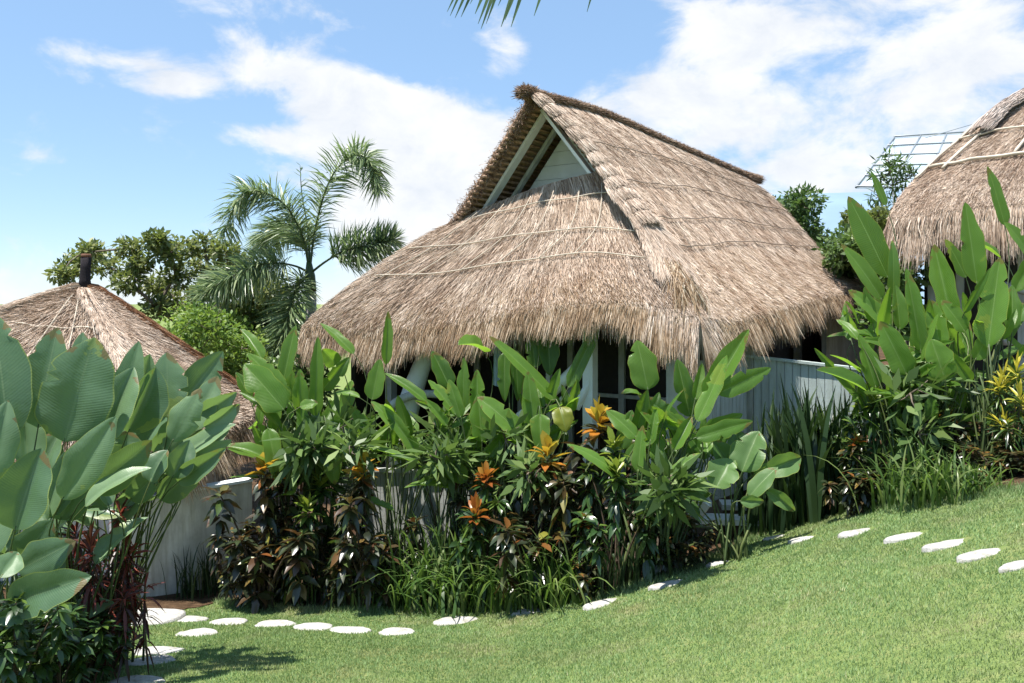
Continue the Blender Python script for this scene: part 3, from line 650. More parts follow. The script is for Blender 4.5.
rroof=rm.build('roof',M['thatch'],rh); fm.build('eave_fringe',M['thatch'],rroof)
for st_,r in (([(.02,.55),(.3,.60),(.7,.62),(1,.62)],.03),([(.02,.38),(.3,.42),(1,.44)],.02),([(.05,.05),(.02,.3),(.0,.62)],.024),([(.18,.1),(.12,.6)],.026),([(.5,.1),(.46,.6)],.026)):
    b=MB(); surf_pole(b,g1,st_,r,.09,-1); b.build('bamboo_batten',M['bamboo'],rroof)
b=MB(); hip_tufts(b,[ft[0]+[.1,-.5,.1],P(1008,108,14.6),P(985,128,14.3)],500,.14,.2,.4); b.build('gable_roll',M['thatch_grey'],rroof)
b=MB(); gz2=ground(9.5,14)
for (p,q) in ((P(928,300,14.2),P(1180,300,13.2)),(P(928,300,14.2),P(960,300,18.5))):
    beam(b,[p[0],p[1],3.7],[q[0],q[1],3.7],.12,4.2)
b.build('wall',M['room_shade'],rh,smooth=False)  # near-black walls paint the cottage's shaded openings
for px in (932,960,1022,1085):
    b=MB(); p=P(px,300,13.9 if px<1000 else 13.4); beam(b,[p[0],p[1],gz2-.4],[p[0],p[1],5.6],.12,.12,HU); b.build('post',M['offwhite'],rh,smooth=False)
b=MB(); c=poly_curve([P(1008,345,12.6),P(1006,310,12.6),P(1014,285,12.6),P(1035,262,12.6)],20); tube(b,c,.07,10); b.build('curved_rail',M['offwhite'],rh)
b=MB(); tube(b,[P(1004,285,12.7),P(1040,296,12.5),P(1080,310,12.4)],.06,10); b.build('curved_rail',M['offwhite'],rh)

# ------------------------------------------------------------------ glazed canopy behind and mast
gc=empty('glazed_canopy',(11.2,24,ground(11.2,24)),'translucent glazed canopy on a thin metal frame behind the right cottage','canopy')
q=[P(856,188,23),P(894,138,26),P(972,133,27),P(956,190,24)]
b=MB(); c=[x for x in q]; box8(b,np.array([x-[0,0,.02] for x in c]+c)); b.build('roof_panel',M['glass'],gc,smooth=False)
for f in np.linspace(0,1,6):
    b=MB(); tube(b,[q[0]+(q[1]-q[0])*f+[0,0,.05],q[3]+(q[2]-q[3])*f+[0,0,.05]],.028,6); b.build('purlin',M['frame_metal'],gc)
for f in (0,.33,.66,1):
    b=MB(); tube(b,[q[0]+(q[3]-q[0])*f+[0,0,.02],q[1]+(q[2]-q[1])*f+[0,0,.02]],.035,6); b.build('rafter',M['frame_metal'],gc)
for x in (q[1],q[2],q[3],q[0]+(q[3]-q[0])*.5): 
    b=MB(); tube(b,[x,[x[0],x[1],ground(x[0],x[1])-.2]],.05,8); b.build('column',M['frame_metal'],gc)
mp_=P(975,122,26.5); ms=empty('antenna_mast',(mp_[0],mp_[1],ground(mp_[0],mp_[1])),'thin metal mast with a stay wire above the glazed canopy','mast')
b=MB(); tube(b,[mp_,[mp_[0],mp_[1],ground(mp_[0],mp_[1])-.2]],.03,6); b.build('pole',M['frame_metal'],ms)
b=MB(); tube(b,[mp_-[0,0,.05],P(925,138,26)],.012,5); b.build('wire',M['frame_metal'],ms)

# ------------------------------------------------------------------ stepping stones
def stone(name,px,py,wpx,label,asp=1.0,th=.10,seed=0,mat='stone',tilt=.55,raise_=.016):
    c=GP(px,py); d=c[1]; r=wpx/F*d/2; rs=np.random.default_rng(seed); n=28
    ang=np.linspace(0,2*math.pi,n,endpoint=False); ph=rs.uniform(0,6.28,4)
    rad=r*(1+.07*np.sin(2*ang+ph[0])+.06*np.sin(3*ang+ph[1])+.03*np.sin(5*ang+ph[2])+.02*np.sin(9*ang+ph[3]))
    e=.15; nx_=-(ground(c[0]+e,c[1])-ground(c[0]-e,c[1]))/(2*e); ny_=-(ground(c[0],c[1]+e)-ground(c[0],c[1]-e))/(2*e)
    rows=[]; 
    for k,(f,z) in enumerate(((1.03,-th),(1.03,raise_-.014),(.97,raise_-.003),(.88,raise_),(.45,raise_+.004))):
        x=c[0]+np.cos(ang)*rad*f; y=c[1]+np.sin(ang)*rad*f*asp
        rows.append(np.stack([x,y,c[2]-((x-c[0])*nx_+(y-c[1])*ny_)*tilt+z+rs.normal(0,.0015,n)],-1))
    V=np.concatenate(rows+[np.array([[c[0],c[1],c[2]+raise_+.005]])]); Q=[(k*n+j,k*n+(j+1)%n,(k+1)*n+(j+1)%n,(k+1)*n+j) for k in range(4) for j in range(n)]
    T=[(4*n+j,4*n+(j+1)%n,5*n) for j in range(n)]
    mb=MB(); mb.add(V,Q,T); return tag(mb.build(name,M[mat],offset=c),label,'stepping stone' if name=='stepping_stone' else 'slab','stepping stones across the lawn' if name=='stepping_stone' else None)
for i,(px,py,w,l) in enumerate(stones): stone('stepping_stone',px,py,w,l,rng.uniform(.70,.82) if 170<px<640 else (rng.uniform(.6,.7) if px<170 else rng.uniform(.50,.60)),seed=i+3)
stone('stone_slab',140,620,76,'large pale irregular slab at the start of the stepping stones',.95,.08,seed=91,raise_=.05)

# ------------------------------------------------------------------ big leaves
CAM=np.array([0,0,CZ])
def width_prof(v,kind):
    if kind=='calathea': return np.clip(np.sin(math.pi*np.clip(v,0,1)**.78),0,1)**.72
    return np.clip(np.minimum(1,(np.clip(v,0,1)/.16))**.6*np.clip((1-v)/.42,0,1)**.62,0,1)
def big_leaf(mb,b,t,w,nrm,kind,bend=0.,fold=.22,curl=.12,var=None,N=22,Mx=8,tear=0,twist=0):
    b=np.asarray(b,float);t=np.asarray(t,float); L=np.linalg.norm(t-b); d=unit(t-b); nrm=unit(nrm-d*np.dot(nrm,d))
    ctrl=(b+t)/2+nrm*bend*L
    mid=bez(b,ctrl,t,N+1); tg=np.gradient(mid,axis=0); tg/=np.linalg.norm(tg,axis=1,keepdims=True)
    v=np.linspace(0,1,N+1); u=np.linspace(-1,1,Mx+1)
    ph=rng.uniform(0,6.28,3); wob=1+.05*np.sin(v*9+ph[0])+.03*np.sin(v*21+ph[1])
    wv=width_prof(v,kind)*w/2*wob
    V=[];UV=[]; nt_={(int(rng.integers(5,N-3)),int(rng.integers(0,2))):rng.uniform(.45,.8) for _ in range(int(rng.integers(1,4)))} if tear and rng.random()<(.5 if kind=='heliconia' else .25) else {}
    for i in range(N+1):
        s=np.cross(tg[i],nrm); s=unit(s); n=np.cross(s,tg[i])
        tw=twist*(v[i]-.3); s,n=s*math.cos(tw)+n*math.sin(tw),n*math.cos(tw)-s*math.sin(tw)
        au=np.abs(u)
        wl=np.where(u<0,1+.04*np.sin(v[i]*13+ph[2]),1+.04*np.sin(v[i]*11+ph[1]))
        for sd__ in (0,1):
            if (i,sd__) in nt_: wl=np.where((u<0)==(sd__==0),wl*(1-(1-nt_[(i,sd__)])*au),wl)
        lift=fold*au-curl*au**2*1.6+.035*np.sin(v[i]*14+ph[0]+u*2)*au
        V.append(mid[i]+(u*wl*wv[i])[:,None]*s*math.cos(fold*.6)+(lift*wv[i])[:,None]*n); UV.append(np.stack([u,np.full(Mx+1,v[i])],1))
    idx=np.arange((N+1)*(Mx+1)).reshape(N+1,Mx+1)
    mb.add(np.concatenate(V),np.stack([idx[:-1,:-1],idx[:-1,1:],idx[1:,1:],idx[1:,:-1]],-1).reshape(-1,4),a=rng.random() if var is None else var,uv=np.concatenate(UV))
    return tg[0]
def roll_normal(b,t,roll,up=.6):
    m=(b+t)/2; d=unit(t-b); n=unit(unit(CAM-m)+np.array([0,0,up])); n=unit(n-d*np.dot(n,d)); s=np.cross(d,n)
    return n*math.cos(R(roll))+s*math.sin(R(roll))
def leafy(name,root,specs,kind,label,cat,group,rad=.013,extra=0,exbox=None,exsize=(.5,.14),canes=0,d0=None,cane_h=(.6,1.2)):
    """specs: (base px, base py, tip px, tip py, width px, depth[, roll, depth change to tip, bend, var])"""
    e=empty(name,root,label,cat,group); lm=MB(); sm=MB(); root=np.asarray(root,float)
    items=[]
    for s in specs:
        bx,by,tx,ty,w,d=s[:6]; o=list(s[6:])+[None]*4
        roll=o[0] if o[0] is not None else rng.uniform(-40,40); dd=o[1] if o[1] is not None else rng.uniform(-.25,.25)
        bend=o[2] if o[2] is not None else rng.uniform(-.06,.16)
        b=P(bx,by,d); t=P(tx,ty,d+dd); items.append((b,t,w/F*d/max(.4,math.cos(R(roll))),roll_normal(b,t,roll),bend,o[3]))
    for k in range(int(extra*(2 if kind=='calathea' else 3.4))):
        x0,x1,y0,y1,da,db=exbox; d=rng.uniform(da,db); bx=rng.uniform(x0,x1); by=rng.uniform(y0,y1); b=P(bx,by,d)
        L=exsize[0]*rng.uniform(.6,1.15); az=rng.uniform(0,6.28); el=R(rng.uniform(0,80)); t=b+L*np.array([math.cos(az)*math.cos(el),math.sin(az)*math.cos(el),math.sin(el)])
        items.append((b,t,exsize[1]*rng.uniform(.7,1.2),roll_normal(b,t,rng.uniform(-50,50),.8),rng.uniform(-.05,.2),rng.uniform(0,.85)))
    for (b,t,w,n,bend,var) in items:
        tg=big_leaf(lm,b,t,w,n,kind,bend,fold=rng.uniform(.25,.85),curl=rng.uniform(.05,.22),var=min(.9,rng.random()) if var is None else var,tear=1,twist=rng.uniform(-.35,.35))
        r0=root+np.array([rng.normal(0,.10),rng.normal(0,.10),-.05]); Lp=np.linalg.norm(b-r0)
        pc=bez3(r0,r0+np.array([(b-r0)[0]*.12,(b-r0)[1]*.12,Lp*.45]),b-tg*Lp*.25,b,12); pc=np.concatenate([pc,[b+tg*.03]])
        tube(sm,pc,np.linspace(rad*1.25,rad*.45,13),6,a=rng.random())
    for k in range(canes):
        r0=root+np.array([rng.normal(0,.16),rng.normal(0,.12),-.05]); h=rng.uniform(*cane_h); tube(sm,[r0,r0+[rng.normal(0,.04),0,h*.5],r0+[rng.normal(0,.1),rng.normal(0,.05),h]],[rad*1.5,rad*1.3,rad*.8],7,a=rng.random())
    lm.build('foliage',M[kind],e); sm.build('stem',M['petiole'],e)
    return e
def gr(px,py,d):
    p=P(px,py,d); return (p[0],p[1],ground(p[0],p[1]))

cal='broad-leaved plants at the left edge'
leafy('calathea_plant',gr(25,640,5.9),[(8,440,-8,312,52,6.2,10,.2,.08),(15,530,42,448,58,5.6,-12,.1,.05),(0,578,18,552,26,5.4),(17,571,76,541,34,5.7,25,.1,.1,.1),(8,604,92,576,38,5.5,30,.0,.15,.15),(-6,618,53,606,16,5.4,40),(38,428,58,327,44,6.4,-15,.15,.05),(-20,500,8,400,40,6.0),(-10,560,-30,470,50,5.7),(30,470,22,400,34,6.6)],
 'calathea','broad-leaved blue-green plant filling the lower left corner','plant',cal,.009,9,(-40,60,480,620,6.0,6.8),(.5,.2),0)
leafy('calathea_plant',gr(78,640,6.8),[(64,442,95,337,74,6.4,-5,.1,.05,.3),(70,425,83,332,36,6.7,12),(62,500,116,416,40,6.0,8,.1,.06,.86),(90,492,152,440,32,6.3,35,.1,.05,.05),(85,506,152,468,28,6.2,-30,.1,.12,.8),(105,442,134,367,46,6.6,-10),(118,425,139,341,30,6.9,0,.1,.05,.8),(50,455,30,380,34,7.0),(100,470,112,400,40,7.0,10),(60,520,80,470,40,6.5,20,.1,.1,.1),(40,480,62,430,38,6.9,-20,.1,.1,.3),(20,560,52,520,34,6.0,25,.1,.1,.1)],
 'calathea','broad-leaved plant whose lime leaf has a brown scorched tip','plant',cal,.009,10,(30,130,480,580,6.6,7.4),(.5,.2),1)
leafy('calathea_plant',gr(118,640,7.5),[(128,432,156,367,42,7.0,30,.1,.05,.05),(168,418,167,352,40,7.2,-5,.1,.05,.4),(137,405,150,354,36,7.4,5),(185,400,223,351,32,7.4,15,.1,-.04,.2),(190,432,218,376,32,7.2,-12),(172,442,201,388,30,7.0,10,.1,.05,.7),(200,417,237,392,18,7.3,40),(204,427,240,404,15,7.2,50,.1,.1,.8),(165,472,236,424,27,7.1,-20,.1,.1),(178,482,226,448,22,7.0,30),(150,470,205,430,34,7.2,10),(140,455,172,400,36,7.3,-20),(160,500,200,462,24,7.2,40,.1,.1,.2),(145,440,120,385,34,7.6),(186,462,232,440,15,7.1,30,.1,.1,.6),(172,478,190,440,30,6.9,15,.1,.1,.2),(150,482,168,450,30,6.8,-25,.1,.1,.1),(196,470,212,440,24,7.3,20,.1,.1,.5),(120,470,128,430,36,7.0,20,.1,.06,.1),(158,455,186,412,32,7.3,25,.1,.1,.35),(205,455,230,420,24,7.5,-10,.1,.1,.3),(130,500,160,470,24,7.0,30,.0,.1,.15)],
 'calathea','broad-leaved plant leaning right over the shaded path','plant',cal,.009,8,(110,180,440,500,7.2,7.9),(.45,.18),2,None,(.7,1.3))

hel='tall paddle-leaved plants in the beds'
leafy('heliconia_plant',gr(280,600,11.2),[(283,384,296,325,17,11.4,-10,.2,.06,.3),(262,360,240,329,14,11.5,15,.2,.1,.5),(290,402,247,353,22,11.1,10),(284,410,244,364,31,10.9,-10,.1,.1,.55),(300,412,300,369,17,11.0,5),(292,402,293,371,14,11.2),(268,428,280,484,19,10.8,5,-.1,.12,.7),(291,440,295,493,11,10.8,20,-.1,.1,.6),(275,463,225,446,17,10.8,20,-.1,.15,.5),(260,478,228,478,7,10.7,40,0,.1,.6),(280,427,238,392,13,11.0,30,.1,.12,.3),(294,494,276,498,9,10.6,30),(312,462,298,400,19,10.9,0,.1,.04,.6),(250,400,236,372,12,11.3)],
 'heliconia','paddle-leaved plant nearest the small hut with one leaf drooping low','plant',hel,.011,5,(250,310,420,480,11.0,11.6),(.6,.14),5,None,(.6,1.3))
leafy('heliconia_plant',gr(325,600,11.3),[(315,418,318,336,15,11.1,5,.1,.03,.6),(322,390,349,357,13,11.2,35,.1,.1,.05),(354,354,320,323,13,11.4,20,.1,.05,.6),(337,364,322,349,14,11.5),(326,424,335,485,24,10.8,-5,-.1,.10,.65),(360,398,330,395,11,11.2,40,0,.15,.8),(300,407,318,403,12,10.9),(345,420,352,380,16,11.5,-20),(372,440,350,405,14,11.3),(340,440,330,400,18,11.6,10)],
 'heliconia','paddle-leaved plant with a big hanging leaf left of the white tree column','plant',hel,.011,5,(310,370,410,480,11.3,11.8),(.6,.14),7,None,(.7,1.6))
leafy('heliconia_plant',gr(392,600,11.2),[(386,365,388,311,12,11.2,10,.1,.02,.5),(372,400,380,359,18,11.0,0,.1,.05,.65),(427,402,384,373,13,11.0,20,.1,.08,.4),(400,432,371,401,13,10.9,15,.1,.08,.7),(405,459,355,449,9,10.7,40,0,.12,.8),(418,454,381,404,14,10.9,-10,.1,.08,.65),(394,511,356,499,10,10.5,25,0,.1,.6),(420,464,380,455,9,10.8,40),(410,440,398,395,14,11.4),(372,452,392,420,14,11.5)],
 'heliconia','slender paddle-leaved plant in front of the white tree column','plant',hel,.010,4,(360,420,410,480,11.2,11.7),(.55,.13),8,None,(.8,1.7))
leafy('heliconia_plant',gr(445,600,11.0),[(450,388,432,351,20,11.6,0,.1,.05,.05),(456,415,428,380,15,11.0,20,.1,.06,.7),(461,418,449,379,13,11.0,-25,.1,.03,.6),(463,410,464,357,13,11.1,5,.1,.03,.55),(478,420,477,369,17,11.0,-5,.1,.04,.6),(484,352,458,345,22,11.5,30,-.3,.2,.92),(447,426,425,399,11,10.9,10,0,.06,.7),(466,482,427,449,21,10.6,-10,.1,.12,.5),(462,464,447,431,15,10.9,20,.1,.05,.1),(452,489,404,488,11,10.5,35,0,.2,.6),(482,442,478,394,21,10.9,0,.1,.05,.6),(470,470,468,425,16,11.2,20)],  # first leaf's dark tone paints the shade it hangs in
 'heliconia','paddle-leaved plant with a curled yellowing leaf under the middle of the eave','plant',hel,.011,5,(425,490,410,480,11.1,11.6),(.6,.14),6,None,(.7,1.6))
leafy('heliconia_plant',gr(512,600,10.8),[(520,435,477,397,23,10.7,5,.1,.14,.8),(488,457,506,431,15,10.8),(556,402,489,336,17,11.0,25,.1,.05,.6),(535,368,531,331,16,11.4,10,.1,.02,.2),(548,330,550,376,21,11.5,0,-.1,.06,.05),(505,352,505,402,14,11.4,15,-.1,.05,.3),(516,350,518,402,13,11.5,0,-.1,.05,.0),(534,428,528,371,19,10.8,-5,.1,.03,.65),(540,414,542,453,21,10.6,5,-.1,.10,.7),(568,388,600,322,15,11.0,10,.1,-.05,.55),(560,407,566,432,21,10.7,0,-.1,.12,1.0),(500,450,498,405,18,11.2),(548,450,560,420,16,11.0)],
 'heliconia','paddle-leaved plant left of the square white post with crossing long leaves','plant',hel,.011,6,(490,570,400,480,10.9,11.4),(.6,.15),7,None,(.7,1.6))
leafy('heliconia_plant',gr(640,590,9.3),[(648,390,637,340,29,9.9,0,.1,.05,.6),(637,438,606,410,18,9.2,10,.1,.08,.55),(638,472,643,425,14,9.0,-15,.1,.02,.6),(622,477,567,444,15,8.9,15,0,.12,.6),(650,442,656,408,11,9.2,10,.1,.04,.6),(670,422,645,399,22,9.8,20,.1,.05,.0),(641,395,621,394,9,9.7,40),(664,482,701,453,14,9.0,-15,0,.10,.7),(674,450,692,416,14,9.1,10,.1,.06,.7),(620,450,632,410,18,9.9,15,.1,.05,.1)],
 'heliconia','paddle-leaved plant right of the square post with one broad round leaf and bare canes','plant',hel,.014,4,(610,670,420,470,9.4,9.9),(.5,.15),3,None,(.9,1.5))
leafy('heliconia_plant',gr(668,580,9.2),[(705,402,749,329,25,9.4,0,.1,-.04,.5),(697,422,727,355,18,9.2,-10,.1,-.06,.75),(717,394,771,368,17,9.3,30,.1,.1,.35),(690,417,677,359,23,9.7,0,.1,.05,.1),(695,400,702,363,11,9.5,20,.1,.0,.7),(695,438,753,421,16,9.1,25,0,.12,.45),(705,428,743,414,10,9.5,40,0,.1,.5),(680,440,668,405,18,9.7,0,.1,.05,.0)],
 'heliconia','tall paddle-leaved plant with long leaves reaching right over the teal boards','plant',hel,.014,4,(660,720,420,470,9.3,9.8),(.5,.15),3,None,(.8,1.4))
leafy('calathea_plant',gr(733,560,9.0),[(716,488,731,459,34,9.0,0,.1,.08,.8),(742,472,759,431,40,9.2,-10,.1,.05,.5),(765,472,801,457,22,9.1,30,.1,.1,.5),(749,497,778,467,21,8.9,-10,0,.08,.5),(766,490,795,511,15,8.9,20,0,.15,.5),(740,501,764,501,11,8.8,35,0,.1,.5),(708,492,684,475,20,9.1,10,0,.1,.2),(730,470,712,440,26,9.4,10,.1,.05,.05),(700,515,680,500,18,9.2,20,0,.1,.05),(742,455,735,430,26,9.5,0,.1,.05,.05)],
 'calathea','small round-leaved plant on bare stalks beside the white steps','plant',None,.011,2,(700,760,470,510,9.0,9.5),(.35,.18),3,None,(.3,.6)).children[0].data.materials[0]=M['calathea_green']
leafy('heliconia_plant',gr(888,497,9.5),[(888,278,848,196,26,10.4,0,.2,.06,.15),(882,300,841,244,18,10.0,10,.1,.08,.5),(891,326,848,290,19,9.7,10,.1,.08,.65),(893,295,892,240,11,10.2,15),(886,206,871,171,8,10.8,20),(907,375,880,321,26,9.4,-5,.1,.06,.6),(876,388,858,334,19,9.5,10,.1,.04,.6),(866,391,816,370,18,9.4,25,0,.1,.4),(858,340,836,319,10,9.6,20),(910,400,867,393,10,9.3,40,0,.12,.5),(880,345,862,330,12,9.7,40,0,.1,.4),(900,330,895,285,16,10.0,20,.1,.05,.3),(872,420,858,385,14,9.7,10,.1,.0,.2)],
 'heliconia','paddle-leaved plant at the villa right eave with a tall greyish leaf','plant',hel,.010,9,(850,910,320,440,9.6,10.3),(.62,.13),2,None,(.8,1.7))
leafy('heliconia_plant',gr(930,496,9.4),[(952,322,934,244,24,9.7,-5,.2,.03,.65),(921,352,906,268,18,9.5,10,.1,.03,.55),(945,380,931,339,29,9.2,0,.1,.08,.65),(924,345,911,290,18,9.5,5,.1,.02,.6),(940,348,932,300,20,9.4,-5,.1,.02,.65),(965,332,941,300,18,9.5,15,.1,.08,.6),(931,420,932,394,14,9.2,0,0,.05,.4),(966,278,945,239,14,10.2,20,.1,.05,.1),(955,375,968,320,20,9.8,0,.1,.03,.3),(915,430,905,395,14,9.5,10),(940,470,955,430,14,9.5)],
 'heliconia','densest paddle-leaved plant of the right bed in front of the cottage eave','plant',hel,.010,9,(905,965,320,430,9.4,10.1),(.62,.13),3,None,(.9,1.8))
leafy('heliconia_plant',gr(985,492,9.3),[(977,284,965,202,22,9.8,5,.1,.02,.45),(988,348,1000,257,28,9.3,-5,.1,.0,.6),(1005,226,987,166,13,9.9,20,.1,.03,.3),(1032,262,1004,222,14,9.8,30,0,.12,.7),(1012,330,1012,285,16,9.5,10,.1,.05,.3),(1000,340,1030,300,16,9.6,10),(975,360,990,330,14,9.4,30,0,.1,.8),(1015,292,1035,250,14,9.6,20),(1000,258,960,238,12,10.2,40,0,.1,.5)],
 'heliconia','paddle-leaved plant at the right edge with upright leaves against the dark cottage','plant',hel,.010,9,(960,1030,310,440,9.3,9.9),(.62,.13),2,None,(.8,1.7))

# ------------------------------------------------------------------ small-leaf plants (prototypes, then copies)
def small_leaf(mb,b,d,L,w,nrm,var,droop=.2,fold=.25):
    d=unit(d); nrm=unit(nrm-d*np.dot(nrm,d)); s=np.cross(d,nrm)
    m1=b+d*L*.33+nrm*L*.03; m2=b+d*L*.68-np.array([0,0,droop*L*.12]); t=b+d*L-np.array([0,0,droop*L*.4])
    V=[b,m1-s*w*.45+nrm*w*fold*.5,m1,m1+s*w*.45+nrm*w*fold*.5,m2-s*w*.40+nrm*w*fold*.45,m2,m2+s*w*.40+nrm*w*fold*.45,t]
    mb.add(np.array(V),[(1,2,5,4),(2,3,6,5)],[(0,2,1),(0,3,2),(4,5,7),(5,6,7)],a=var)
def rosette(mb,c,n,L,w,el0,el1,var0,var1,axis_=np.array([0,0,1.])):
    for k in range(n):
        az=k*2.4+rng.uniform(-.3,.3); el=R(rng.uniform(el0,el1)); d=np.array([math.cos(az)*math.cos(el),math.sin(az)*math.cos(el),math.sin(el)])+.5*(axis_-np.array([0,0,1]))
        h=(el-R(el0))/(R(el1)-R(el0)+1e-6)
        small_leaf(mb,c+np.array([0,0,.06*h*L/.16]),d,L*rng.uniform(.75,1.15),w*rng.uniform(.8,1.2),np.array([0,0,1.])+.3*rng.normal(0,1,3),rng.uniform(var0,var1),droop=rng.uniform(.2,.8))
def croton(label,leaf,top,nrs=9,h=1.2,spread=.45,L=.18,w=.065,tops=2,cat='shrub',name='croton_shrub',topL=.19):
    e=empty(name,(0,0,0),label,cat,'bronze and yellow shrubs in the beds'); lm=MB(); tm=MB(); sm=MB()
    heads=[(np.array([rng.normal(0,.05),rng.normal(0,.05),h]),1)]
    for k in range(nrs-1):
        az=k*2.4; r=spread*rng.uniform(.35,1.05); heads.append((np.array([math.cos(az)*r,math.sin(az)*r,h*rng.uniform(.42,.92)]),0))
    for i,(c,_) in enumerate(heads):
        r0=np.array([rng.normal(0,.05),rng.normal(0,.05),-.05]); tube(sm,bez(r0,np.array([c[0]*.3,c[1]*.3,c[2]*.6]),c,7),np.linspace(.014,.006,7),5)
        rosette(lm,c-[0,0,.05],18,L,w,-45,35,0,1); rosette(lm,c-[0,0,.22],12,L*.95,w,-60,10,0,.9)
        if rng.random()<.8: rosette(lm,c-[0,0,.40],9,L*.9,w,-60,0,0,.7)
        if i<tops: rosette(tm,c+[0,0,.02],8,topL,w*1.15,40,80,.45,1); rosette(tm,c-[0,0,.03],9,topL*1.05,w*1.25,5,40,0,.6)
    lm.build('foliage',M[leaf],e); 
    if tops: tag(tm.build('young_leaves',M[top],e),'bright young leaves at the top')
    sm.build('stem',M['stem_dark'],e); return e
def straps(label,mat,n=70,h=.8,w=.02,name='strap_leaf_clump',group='grassy strap-leaved clumps at the bed edge',lean=(.15,1.0),spread=.14):
    e=empty(name,(0,0,0),label,'plant',group); mb=MB()
    for k in range(n):
        az=rng.uniform(0,6.28); L=h*rng.uniform(.55,1.15); ln=rng.uniform(*lean); b=np.array([rng.normal(0,spread),rng.normal(0,spread),-.03]); o=np.array([math.cos(az),math.sin(az),0])
        c=b+np.array([0,0,L*.62])+o*L*ln*.15; t=b+o*L*ln*.75+np.array([0,0,L*(1-.55*ln)])
        m=bez(b,c,t,7); tg=np.gradient(m,axis=0); wd=w*np.array([.7,1,1,.9,.7,.45,.06])*rng.uniform(.7,1.25); s0=np.cross(o+rng.normal(0,.5,3),[0,0,1.]); s0=unit(s0)
        V=[];
        for i in range(7): V+= [m[i]-s0*wd[i]/2, m[i]+s0*wd[i]/2]
        mb.add(np.array(V),[(2*i,2*i+1,2*i+3,2*i+2) for i in range(6)],a=rng.random())
    mb.build('foliage',M[mat],e); return e
USED=set()
def place(proto,loc,label,scale=1.0,rz=None):
    if proto.name not in USED: o=proto; USED.add(proto.name)
    else:
        o=proto.copy(); COL.objects.link(o)
        for ch in proto.children: c=ch.copy(); COL.objects.link(c); c.parent=o
    o.location=loc; o.rotation_euler=(0,0,rng.uniform(0,6.28) if rz is None else rz); o.scale=(scale,)*3 if np.isscalar(scale) else scale; o['label']=label; return o
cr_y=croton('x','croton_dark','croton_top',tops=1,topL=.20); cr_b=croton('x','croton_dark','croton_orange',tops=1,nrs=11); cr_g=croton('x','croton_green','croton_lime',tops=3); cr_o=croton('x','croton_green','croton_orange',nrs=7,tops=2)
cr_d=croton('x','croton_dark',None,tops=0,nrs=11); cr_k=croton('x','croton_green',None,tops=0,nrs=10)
cr_yy=croton('x','croton_green','croton_gold',tops=8,nrs=10,L=.26,w=.04,topL=.3); cr_c=croton('x','cordyline','cordyline',tops=3,nrs=10,L=.26,w=.035,topL=.24,name='cordyline_shrub')
def hs(px,py,d): return (P(px,py,d)[2]-ground(P(px,py,d)[0],d))/1.28
def sh(proto,px,pytop,d,label,wide=1.0):
    s=hs(px,pytop,d); place(proto,gr(px,600,d),label,(max(.75,s*.9)*wide,max(.75,s*.9)*wide,s))
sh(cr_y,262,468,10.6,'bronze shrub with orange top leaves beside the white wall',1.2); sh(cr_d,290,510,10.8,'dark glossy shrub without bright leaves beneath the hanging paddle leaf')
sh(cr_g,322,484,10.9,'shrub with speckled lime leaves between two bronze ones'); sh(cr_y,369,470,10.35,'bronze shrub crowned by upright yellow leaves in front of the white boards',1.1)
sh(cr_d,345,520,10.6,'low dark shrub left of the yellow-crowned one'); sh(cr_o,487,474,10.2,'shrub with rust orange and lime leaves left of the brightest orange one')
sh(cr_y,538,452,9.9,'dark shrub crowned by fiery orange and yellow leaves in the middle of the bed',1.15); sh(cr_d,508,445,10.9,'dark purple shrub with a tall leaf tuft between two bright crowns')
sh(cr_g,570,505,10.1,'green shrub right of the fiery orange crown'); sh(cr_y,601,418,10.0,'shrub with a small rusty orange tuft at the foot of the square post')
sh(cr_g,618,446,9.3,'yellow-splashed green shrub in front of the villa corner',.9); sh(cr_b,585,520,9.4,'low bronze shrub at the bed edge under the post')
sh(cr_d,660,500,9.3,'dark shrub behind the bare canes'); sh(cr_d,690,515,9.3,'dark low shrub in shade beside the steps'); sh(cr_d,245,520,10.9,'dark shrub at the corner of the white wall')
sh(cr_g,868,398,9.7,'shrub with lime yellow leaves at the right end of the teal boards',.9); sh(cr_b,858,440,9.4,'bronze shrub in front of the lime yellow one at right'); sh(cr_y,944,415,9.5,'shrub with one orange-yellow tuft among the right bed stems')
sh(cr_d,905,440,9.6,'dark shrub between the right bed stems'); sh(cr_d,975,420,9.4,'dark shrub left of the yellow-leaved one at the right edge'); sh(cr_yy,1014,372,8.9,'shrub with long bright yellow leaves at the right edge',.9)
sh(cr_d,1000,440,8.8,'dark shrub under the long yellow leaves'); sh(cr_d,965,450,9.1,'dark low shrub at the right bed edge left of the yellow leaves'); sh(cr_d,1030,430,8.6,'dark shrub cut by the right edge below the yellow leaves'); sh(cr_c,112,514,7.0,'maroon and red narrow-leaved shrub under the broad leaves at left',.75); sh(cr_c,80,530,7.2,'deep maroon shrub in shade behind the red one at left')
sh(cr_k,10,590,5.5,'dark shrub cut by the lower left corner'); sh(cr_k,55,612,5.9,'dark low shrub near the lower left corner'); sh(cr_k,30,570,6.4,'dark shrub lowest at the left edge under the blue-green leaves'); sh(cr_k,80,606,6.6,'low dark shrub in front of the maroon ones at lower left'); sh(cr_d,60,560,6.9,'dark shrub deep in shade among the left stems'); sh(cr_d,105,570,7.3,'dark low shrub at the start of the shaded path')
s1=straps('x','strap',120,.8,.022); s2=straps('x','strap',60,.75,.026); s3=straps('x','strap_dark',75,1.25,.055,name='iris_clump',group='dark upright strap-leaved clumps',lean=(.05,.45),spread=.16); s4=straps('x','strap_dark',60,.8,.02,lean=(.1,.5))
def sc(proto,px,py,htpx,label,base=.8):
    g=GP(px,py); s=htpx/F*g[1]/base; place(proto,g,label,s)
